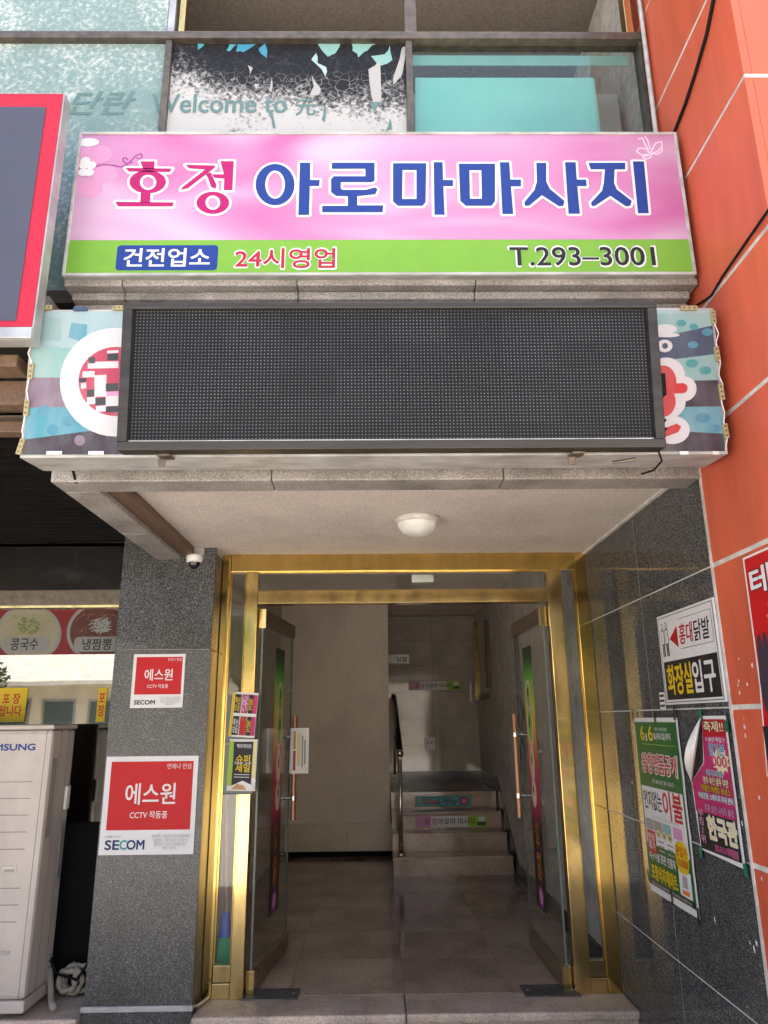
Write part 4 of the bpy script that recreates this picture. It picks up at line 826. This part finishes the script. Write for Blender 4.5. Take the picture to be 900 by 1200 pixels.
text(o, '홍대', (W*.40, H*.62, W*.64, H*.84), .0098, 'ink_red', .02, .1); text(o, '닭발', (W*.66, H*.62, W*.91, H*.84), .0098, 'ink_black', .02, .1)
MB().poly([(W*.22, H*.71), (W*.37, H*.60), (W*.37, H*.83)], .0096).build('arrow', 'ink_red', o)
for (x0, y0, x1, y1) in ((.40, .575, .95, .58), (.40, .895, .95, .90), (.945, .58, .95, .895)): MB().rect(W*x0, H*y0, W*x1, H*y1, .0094).build('border_line', 'ink_black', o)
for cx in (.09, .165):
    mb = MB(); mb.ell(W*cx, H*.87, .013, .016, .0092, 16); mb.rect(W*cx-.019, H*.66, W*cx+.019, H*.83, .0094); mb.rect(W*cx-.014, H*.53, W*cx-.003, H*.66, .0092); mb.rect(W*cx+.003, H*.53, W*cx+.014, H*.66, .0092); mb.build('figure', 'ink_black', o)
    mb = MB(); mb.ell(W*cx, H*.87, .009, .012, .0098, 16); mb.rect(W*cx-.014, H*.67, W*cx+.014, H*.82, .0098); mb.build('figure', 'ink_white', o)
o, W, H = poster('sticker', 'tiny white phone number sticker beneath corner of the restroom sign', 'sticker', 1.655, 1.73, 3.49, 3.555)
MB().box(0, W, 0, H, 0, .0012).build('sheet', 'paper', o)
for k in range(3): MB().rect(W*.08, H*(.12+.3*k), W*.92, H*(.27+.3*k), .0018).build('print', 'ink_black', o)

def sheet(o, W, H, m, curl=0.0):
    n = 10; mb = MB()
    for i in range(n):
        for j in range(4):
            def P(u, v): return (W*u, H*v, .0015 + .004*abs(math.sin(v*9+u*3))*(.3+u*.4))
            mb.quad(P(j/4, i/n), P((j+1)/4, i/n), P((j+1)/4, (i+1)/n), P(j/4, (i+1)/n))
    return mb.build('sheet', m, o, smooth=True)
# green poster
o, W, H = poster('green_poster', 'tall green and white bedding sale poster taped to granite wall', 'poster', .81, 1.616, 3.365, 3.936)
o = sheet(o, W, H, 'paper'); z = .007
def pr(u0, v0, u1, v1, m, dz=0): MB().rect(W*u0, H*v0, W*u1, H*v1, z+dz).build('print', m, o)
def pt(s, u0, v0, u1, v1, m, bold=.02, dz=.0012, shear=0, line=0): return text(o, s, (W*u0, H*v0, W*u1, H*v1), z+dz, m, bold, shear, line=line)
pr(.03, .04, .97, .975, 'ink_dkgreen'); pr(.06, .335, .95, .60, 'ink_white', .0006); pr(.10, .20+.075, .88, .37, 'ink_white', .0008); pr(.06, .275, .95, .34, 'ink_white', .0007)
pt('6', .16, .865, .26, .955, 'ink_yellow', .04); pt('월', .27, .865, .32, .91, 'ink_white', .03); pt('6', .35, .865, .46, .955, 'ink_yellow', .04); pt('일(목요일)까지', .47, .87, .84, .915, 'ink_white', .03); pt('커튼과 이불 특별전', .5, .925, .78, .945, 'ink_white', 0)
pr(.18, .845, .92, .848, 'ink_lime', .0006)
pt('왕창명품공개', .12, .675, .93, .80, 'ink_white', .11, .0012, .15); pt('왕창명품공개', .14, .682, .91, .793, 'ink_scarlet', .03, .0022, .15)
pt('최대 80% 할인 행사 합니다', .33, .625, .80, .65, 'ink_white', .0)
pt('먼지없는', .09, .47, .50, .58, 'ink_black', .03); pt('이불', .52, .44, .92, .60, 'ink_scarlet', .04); pt('알레르기 방지 고밀도 극세사 원단', .25, .425, .80, .44, 'ink_grey', 0)
for u, m_ in ((.08, 'ink_grey'), (.27, 'cloth'), (.46, 'ink_sage'), (.68, 'ink_petal')): pr(u, .355, u+.18, .415, m_, .0012)
pr(.09, .225, .28, .35, 'ink_scarlet', .0014); pt('한정\n특가', .11, .24, .26, .335, 'ink_white', .03, .0024)
for u in (.31, .43, .55): MB().ell(W*(u+.05), H*.345, .03, .019, z+.0016, 20).build('print', 'ink_noodle', o); pt('전품', u+.02, .335, u+.08, .355, 'ink_black', .02, .0028)
for u in (.33, .52):
    for v in (.30, .275, .25, .225): pr(u, v, u+.13, v+.010, 'ink_grey', .0012)
MB().poly(rrect(W*.68, H*.19, W*.93, H*.35, .05), z+.0016).build('print', 'ink_yellow', o); pt('균일가\n10,000', .70, .215, .91, .325, 'ink_scarlet', .03, .0026)
pt('대구이불 총판 전품목', .09, .185, .66, .235, 'ink_white', .03); pt('포항식자재마트', .10, .075, .66, .165, 'ink_yellow', .05)
pr(.70, .075, .93, .205, 'ink_white', .001); pr(.77, .12, .86, .18, 'cloth', .0016); pr(.75, .085, .88, .108, 'ink_orange', .0016)
pr(.03, .04, .97, .07, 'ink_black', .0008); pt('영업시간 오전 10시부터 오후 9시까지 주차장 완비', .08, .046, .90, .064, 'ink_white', 0, .0016)
for (u, v, dx, dy) in ((.02, .975, -.03, .06), (.55, .975, .0, .05), (.97, .985, .02, .06), (.02, .05, -.03, .05), (.50, -.01, .02, .06), (.985, -.03, .03, .07)):
    mb = MB().poly([(W*u-.009, H*v), (W*u+.009, H*v), (W*u+dx*.3+.009, H*v+dy), (W*u+dx*.3-.009, H*v+dy)], .0095); mb.build('tape', 'tape_black', o)
# pink poster with its left corner curling away
o, W, H = poster('pink_poster', 'pink nightclub poster with one edge curling off the granite wall', 'poster', 1.083, 1.622, 2.895, 3.292)
mb = MB(); z = .006
o2 = mb.poly([(W*.46, H), (W, H), (W, 0), (W*.05, .02*H), (W*.0, H*.50), (W*.36, H*.66)], .003).build('sheet', 'paper', o)
mb = MB(); n = 12; A0, A1 = Vector((W*.44, H*.995, .004)), Vector((W*.0, H*.50, .004))
for i in range(n):
    def Q(t, s): 
        base = A0.lerp(A1, t); bul = math.sin(math.pi*min(1, t*1.02)); a = s*2.6; off = .085*bul
        return base + Vector((off*math.sin(a*.9)*1.2, -off*.15*s, .02*bul+.045*bul*(1-math.cos(a))*.7))
    for j in range(5): mb.quad(Q(i/n, j/5), Q(i/n, (j+1)/5), Q((i+1)/n, (j+1)/5), Q((i+1)/n, j/5))
mb.build('curled_edge', 'paper', o, smooth=True); o = o2
MB().poly([(W*.47, H*.975), (W*.965, H*.975), (W*.965, H*.45), (W*.03, H*.45), (W*.04, H*.51), (W*.40, H*.66)], z).build('print', 'ink_magenta', o)
MB().rect(W*.08, H*.035, W*.955, H*.45, z+.0003).build('print', 'ink_black', o); MB().rect(W*.055, H*.30, W*.965, H*.449, z+.0006).build('print', 'ink_magenta', o)
MB().poly([(W*.78+(.20 if i % 2 else .15)*W*math.cos(i*math.pi/11), H*.69+(.10 if i % 2 else .07)*H*math.sin(i*math.pi/11)) for i in range(22)], z+.0006).build('print', 'ink_cream', o)
MB().rect(W*.47, H*.855, W*.965, H*.975, z+.0005).build('print', 'ink_red', o)
def pt2(s, u0, v0, u1, v1, m, bold=.02, back=None, bb_=.09):
    if back: text(o, s, (W*u0-.002, H*v0-.002, W*u1+.002, H*v1+.002), z+.0014, back, bb_, name='letter_outline')
    text(o, s, (W*u0, H*v0, W*u1, H*v1), z+.0026, m, bold)
pt2('축제!!', .50, .885, .94, .965, 'ink_cream', .04, 'ink_black'); pt2('!! 송년 특집 !!', .52, .815, .93, .85, 'ink_white', .03); pt2('일기본', .55, .72, .90, .805, 'ink_sky', .04, 'ink_white')
pt2('000', .60, .645, .92, .72, 'ink_magenta', .03, 'ink_cream'); pt2('국내 최고의 음향', .42, .575, .80, .615, 'ink_sky', .03, 'ink_white'); pt2('맨주 와인 양주 무한', .34, .51, .90, .565, 'ink_cream', .04, 'ink_black')
pt2('더할인 이벤트 보너스', .28, .455, .92, .505, 'ink_yellow', .03, 'ink_black'); pt2('여성전용 스테이지 무대 완비', .18, .40, .95, .445, 'ink_white', .03, 'ink_sky'); pt2('정통 성인 나이트 클럽', .30, .315, .93, .37, 'ink_petal', .03, 'ink_black')
pt2('한국관', .30, .12, .95, .29, 'ink_cream', .05, 'ink_white', .1); pt2('부\n킹\n1\n위', .12, .08, .24, .32, 'ink_petal', .03); pt2('293-0114 예약환영', .42, .05, .90, .10, 'ink_magenta', .03, 'ink_petal')
for u, v in ((.46, 1.0), (1.02, .93), (.06, .0), (1.02, .0)): MB().poly([(W*u-.014, H*v-.02), (W*u+.016, H*v-.024), (W*u+.012, H*v+.024), (W*u-.018, H*v+.02)], .0085).build('tape', 'tape_green', o)
# red poster on the red wall
o, W, H = poster('red_poster', 'red drinks poster with green bottle on the red panel wall', 'poster', 1.42, 2.172, 2.13, 2.60)
o = MB().poly([(0, H), (W, H), (W, 0), (-.05, 0), (-.012, H*.4)], .002).build('sheet', 'paper', o)
MB().poly([(.012, H-.008), (W-.01, H-.008), (W-.01, .01), (-.04, .01), (.0, H*.4)], .0032).build('print', 'ink_scarlet', o)
z = .0045; text(o, '테라', (.035, H*.80, .36, H*.94), z+.0012, 'ink_black', .08, name='letter_outline'); text(o, '테라', (.035, H*.805, .36, H*.935), z+.002, 'ink_white', .05); text(o, '무한', (.11, H*.66, .42, H*.765), z, 'ink_yellow', .04); text(o, '리필', (.12, H*.53, .42, H*.64), z, 'ink_orange', .04)
for x, y, rx, ry in ((.035, .50, .022, .10), (.075, .53, .02, .08), (.05, .40, .05, .12)): MB().ell(x, H*y, rx, ry, z+.0003*x*10, 18).build('print', 'ink_plum', o)
MB().poly([(.095, H*.56), (.125, H*.56), (.13, H*.45), (.155, H*.38), (.155, H*.12), (.075, H*.12), (.07, H*.38), (.09, H*.45)], z+.0016).build('print', 'bristle' if 0 else 'ink_green', o)
MB().rect(.078, H*.42, .15, H*.46, z+.0024).build('print', 'ink_white', o); MB().rect(-.02, .02, W-.03, H*.22, z+.003).build('print', 'ink_black', o); text(o, '생맥주', (.02, H*.05, .36, H*.18), z+.004, 'ink_white', .04)

# cables on the red wall and the window edge
def cable(name, label, pts, r, x=XW-.008):
    f_ = side(x, 0, 0); P = [f_.px(*p) for p in pts]; o = MB().tube([(x, -a, b) for a, b in P], r, 8).build(name, 'black', smooth=True); return tag(o, label, 'cable')
cable('cable', 'black cable running down the red wall above the pink sign', [(842, -40), (836, 0), (828, 40), (815, 85), (803, 122), (789, 158), (786, 175)], .0075)
cable('cable', 'thin black cable sagging across the red wall below the pink sign', [(930, 205), (899, 248), (870, 290), (846, 325), (834, 346), (826, 352), (817, 357)], .005)

# ================================================================== INTERIOR
it = thing('corridor_wall', 'polished beige tile walls enclosing the corridor and stair landing', 'wall', loc=(0, 7, FL))
def ib(x0, x1, y0, y1, z0, z1): return MB().box(x0, x1, y0-7, y1-7, z0-FL, z1-FL)
XR, YB = 1.352, 9.95
ib(XR+.008, XR+.1, YF+.05, 11, 0, 5.5).build('backing', 'grout_dark', it); ib(.1, 2.2, YB+.008, YB+.1, 0, 5.5).build('backing', 'grout_dark', it)
ib(-1.20, -1.12, YF+.06, 9.0, 0, 3.3).build('plaster_side', 'plaster_in', it)
ib(-1.2, XR, YF+.07, 9.94, 2.97, 3.01).build('ceiling', 'plaster_in', it); ib(-1.2, XR, 7.41, 11, 4.6, 4.7).build('ceiling', 'plaster_in', it) if 0 else None
for r_ in range(8):
    z0, z1 = .30+.333*r_, .30+.333*(r_+1)
    for k in range(9):
        y0 = YF+.06+.6*k; y1 = min(YB, y0+.6)
        if y0 < YB: ib(XR, XR+.012, y0+.0015, y1-.0015, z0+.0015, z1-.0015).build('tile', 'beige_tile', it)
    for k in range(3):
        x0 = .16+.6*k; x1 = min(XR, x0+.6)
        if x0 < XR: ib(x0+.0015, x1-.0015, YB, YB+.012, z0+.0015, z1-.0015).build('tile', 'beige_tile', it)
# skirting follows the stair on the right
P = [(YF+.05, FL), (7.70, FL), (8.70, .85), (YB, .85), (YB, 1.0), (8.62, 1.0), (7.55, .30), (YF+.05, .30)]
mb = MB().prism([(y-7, z-FL) for y, z in P], 0, .012); mb.v = [(XR-.002-c, a, b) for a, b, c in mb.v]; mb.build('skirting', 'skirt_dark', it)
ib(.16, XR-.015, YB-.012, YB-.001, .85, .98).build('skirting', 'skirt_dark', it)
pa = thing('partition_wall', 'rough beige plaster partition wall with cream skirting beside the stairs', 'wall', loc=(-.5, 8.85, FL))
MB().box(-.7, .655, 0, .12, .0, 2.79).build('plaster', 'plaster_in', pa); MB().box(.565, .655, .121, 1.09, .0, 2.79).build('plaster', 'plaster_in', pa)
MB().box(-.7, .18, -.02, -.001, .055, .34).build('skirting', 'beige_skirt', pa, bevel=.002); MB().box(.183, .675, -.02, -.001, .055, .34).build('skirting', 'beige_skirt', pa, bevel=.002)
MB().box(-.7, .66, -.012, -.001, .0, .053).build('plinth', 'black', pa)
st = thing('staircase', 'four brown granite steps climbing to the corridor landing', 'stairs', loc=(.75, 7.73, FL))
for k in range(4):
    y0 = .30*k
    MB().box(-.585, .585-.012, y0+.012, 2.2 if k == 3 else y0+.32, .17*k + .0005, .17*(k+1)-.031).build('riser', 'granite_floor', st)
    MB().box(-.59, .588-.012, y0, 2.2 if k == 3 else y0+.3125, .17*(k+1)-.030, .17*(k+1)).build('tread', 'granite_floor', st, bevel=.005)
for k, (s_, m_) in enumerate((('호정', 0), ('', 1))):
    pass
def banner(label, z0, y, x0, x1, h, teal):
    o = thing('step_banner', label, 'banner', front(x0, y, z0)); W = x1-x0
    o = MB().box(0, W, 0, h, 0, .001).build('sheet', 'ink_teal' if teal else 'paper', o)
    if teal:
        for i in range(26): c0 = (random.uniform(.05, .95)*W, random.uniform(.15, .85)*h); MB().ell(c0[0], c0[1], .008, .008, .0014+i*.00002, 10).build('print', 'ink_paleaqua', o)
        MB().rect(0, 0, W*.10, h, .0022).build('print', 'ink_sage', o); text(o, 'One', (W*.14, h*.25, W*.40, h*.78), .0030, 'ink_scarlet', .04, .2); text(o, '노래연습장', (W*.42, h*.25, W*.74, h*.62), .0030, 'ink_navy', .03); MB().ell(W*.87, h*.5, .045, .042, .0028, 22).build('print', 'ink_red', o); MB().ell(W*.87, h*.5, .028, .026, .0034, 18).build('print', 'ink_petal', o)
    else:
        MB().rect(0, 0, W*.22, h, .0014).build('print', 'ink_petal', o); MB().rect(W*.74, 0, W, h, .0014).build('print', 'ink_lime', o)
        text(o, '호 정', (W*.13, h*.22, W*.30, h*.78), .0026, 'ink_pink', .02); text(o, '아로마 마사지', (W*.32, h*.22, W*.83, h*.80), .0026, 'ink_black', .02); MB().rect(W*.86, h*.12, W*.985, h*.42, .0026).build('print', 'ink_dkgreen', o); MB().rect(W*.88, h*.5, W*.97, h*.9, .0026).build('print', 'ink_white', o)
    return o
banner('pink and green massage banner on the third stair riser', FL+.355, 7.73+.60+.010, .41, 1.17, .11, False)
banner('teal banner with red round logo on the top stair riser', FL+.525, 7.73+.90+.010, .43, 1.05, .11, True)
banner('pink and green massage banner high on the tiled landing wall', 1.99, YB-.002, .44, 1.12, .11, False)
o = thing('wall_outlet', 'square white wall outlet on the tiled landing wall', 'outlet', front(.63, YB-.001, 1.24)); MB().box(0, .14, 0, .155, 0, .012).build('plate', 'white', o, bevel=.003)
for x in (.045, .095): MB().lathe([(0, .0135), (.012, .0135), (.013, .012)], (x, .085, 0), n=12).build('socket', 'ink_grey', o)
o = thing('wall_notice', 'small grey lettered notice on landing wall beside the partition', 'notice', front(.17, YB-.001, 2.34)); MB().box(0, .28, 0, .11, 0, .001).build('sheet', 'alu', o); text(o, '닭발', (.12, .02, .26, .09), .0016, 'ink_black', .03)
o = thing('wall_frame', 'tall brass trimmed recess frame on the right corridor wall', 'frame', side(XR-.001, 9.75, 1.85))
MB().box(0, .10, 0, 1.0, 0, .06).build('upright', 'brass_worn', o, bevel=.004); MB().box(.95, 1.05, .12, .9, 0, .05).build('upright', 'wood', o, bevel=.004); MB().box(.1, .95, 0, .06, 0, .04).build('sill', 'wood', o, bevel=.003)
o = thing('handrail', 'stainless handrail post with black grip at the foot of stairs', 'handrail', loc=(.245, 7.88, FL+.17))
MB().tube([(.0, 0, 0), (0, 0, .92)], .021, 14).build('post', 'steel', o, smooth=True); MB().lathe([(.0, .045), (.03, .035), (.042, .0), (.03, -.035), (0, -.045)], (0, 0, .95), n=18).build('ball', 'steel', o, smooth=True)
MB().lathe([(.045, 0), (.045, .008), (.025, .02)], n=16).build('flange', 'steel', o, smooth=True)
MB().tube([(0, 0, .97), (-.012, .35, 1.17), (-.03, .95, 1.52), (-.03, 1.2, 1.55)], .034, 14).build('grip', 'black_gloss', o, smooth=True)
MB().tube([(-.03, .95, 1.49), (-.03, .95, .68)], .018, 12).build('post', 'steel', o, smooth=True)
for z in (.60, .72): MB().tube([(0, .0, z), (-.012, .35, z+.2), (-.03, .95, z+.5)], .01, 8).build('rail', 'steel', o, smooth=True)

# ================================================================== ACROSS THE STREET (seen only as reflections)
def house(label, x0, x1, y, h, m, floors, nw, roof):
    o = thing('house', label, 'building', loc=((x0+x1)/2, y, 0)); W = (x1-x0)/2
    MB().box(-W, W, -6, 0, 0, h).build('wall', m, o)
    if roof == 'cement': MB().box(-W-.15, W+.15, -6.2, .2, h, h+.18).build('roof', roof, o)
    else:
        mb = MB().prism([(-6.4, h), (.5, h), (.5, h+.12), (-3, h+1.5), (-6.4, h+.12)], -W-.3, W+.3); mb.v = [(c, a, b) for a, b, c in mb.v]; mb.build('roof', roof, o)
    for f in range(floors):
        for k in range(nw):
            x = -W + (k+.5)*2*W/nw; z = .9 + f*3.0
            MB().box(x-.55, x+.55, -.01, .03, z, z+1.4).build('window_frame', 'alu', o); MB().box(x-.48, x+.48, .031, .036, z+.07, z+1.33).build('window_pane', 'glass_edge', o)
    return o
house('low cream house with pale pitched roof across the street', -17.5, -7.4, -13.5, 2.7, 'facade_pale', 1, 7, 'roof_sheet')
house('beige block across the street', -7.0, 3.8, -14.0, 4.4, 'facade', 1, 5, 'cement')
house('wide pale house across the street', 4.2, 15.5, -13.5, 4.8, 'facade_pale', 1, 5, 'cement')
def tree(label, x, y, h):
    o = thing('street_tree', label, 'tree', loc=(x, y, 0)); mb = MB()
    mb.tube([(0, 0, 0), (.04, .02, h*.3), (0, .05, h*.6), (.05, 0, h*.85)], [.14, .11, .07, .03], 8)
    for k in range(7):
        a = k*2.4; mb.tube([(0, .03, h*(.35+.05*k)), (math.cos(a)*.5, math.sin(a)*.5, h*(.5+.05*k)), (math.cos(a)*1.0, math.sin(a)*1.0, h*(.6+.05*k))], [.05, .035, .012], 6)
    mb.build('trunk', 'bark', o); mb = MB(); rg = random.Random(3)
    cl_ = [(Vector((rg.uniform(-1.1, 1.1), rg.uniform(-1.1, 1.1), h*rg.uniform(.48, 1.0))), rg.uniform(.35, .65)) for _ in range(22)]
    for c, r_ in cl_:
        for i in range(110):
            d = Vector((rg.gauss(0, 1), rg.gauss(0, 1), rg.gauss(0, 1))).normalized()*r_*rg.uniform(.5, 1); p = c+d
            a = Vector((rg.gauss(0, 1), rg.gauss(0, 1), rg.gauss(0, 1))).normalized()*.09; b = a.orthogonal().normalized()*.045
            mb.quad(p-a, p+b, p+a, p-b)
    mb.build('crown', 'leaf', o)
tree('leafy street tree across the street in front of the beige block', -3.6, -11.0, 4.4)
tree('leafy street tree across the street in front of the cream house', -11.6, -11.4, 3.4)
bpy.data.objects.remove(_to); bpy.data.curves.remove(_cu)
bpy.context.view_layer.update()
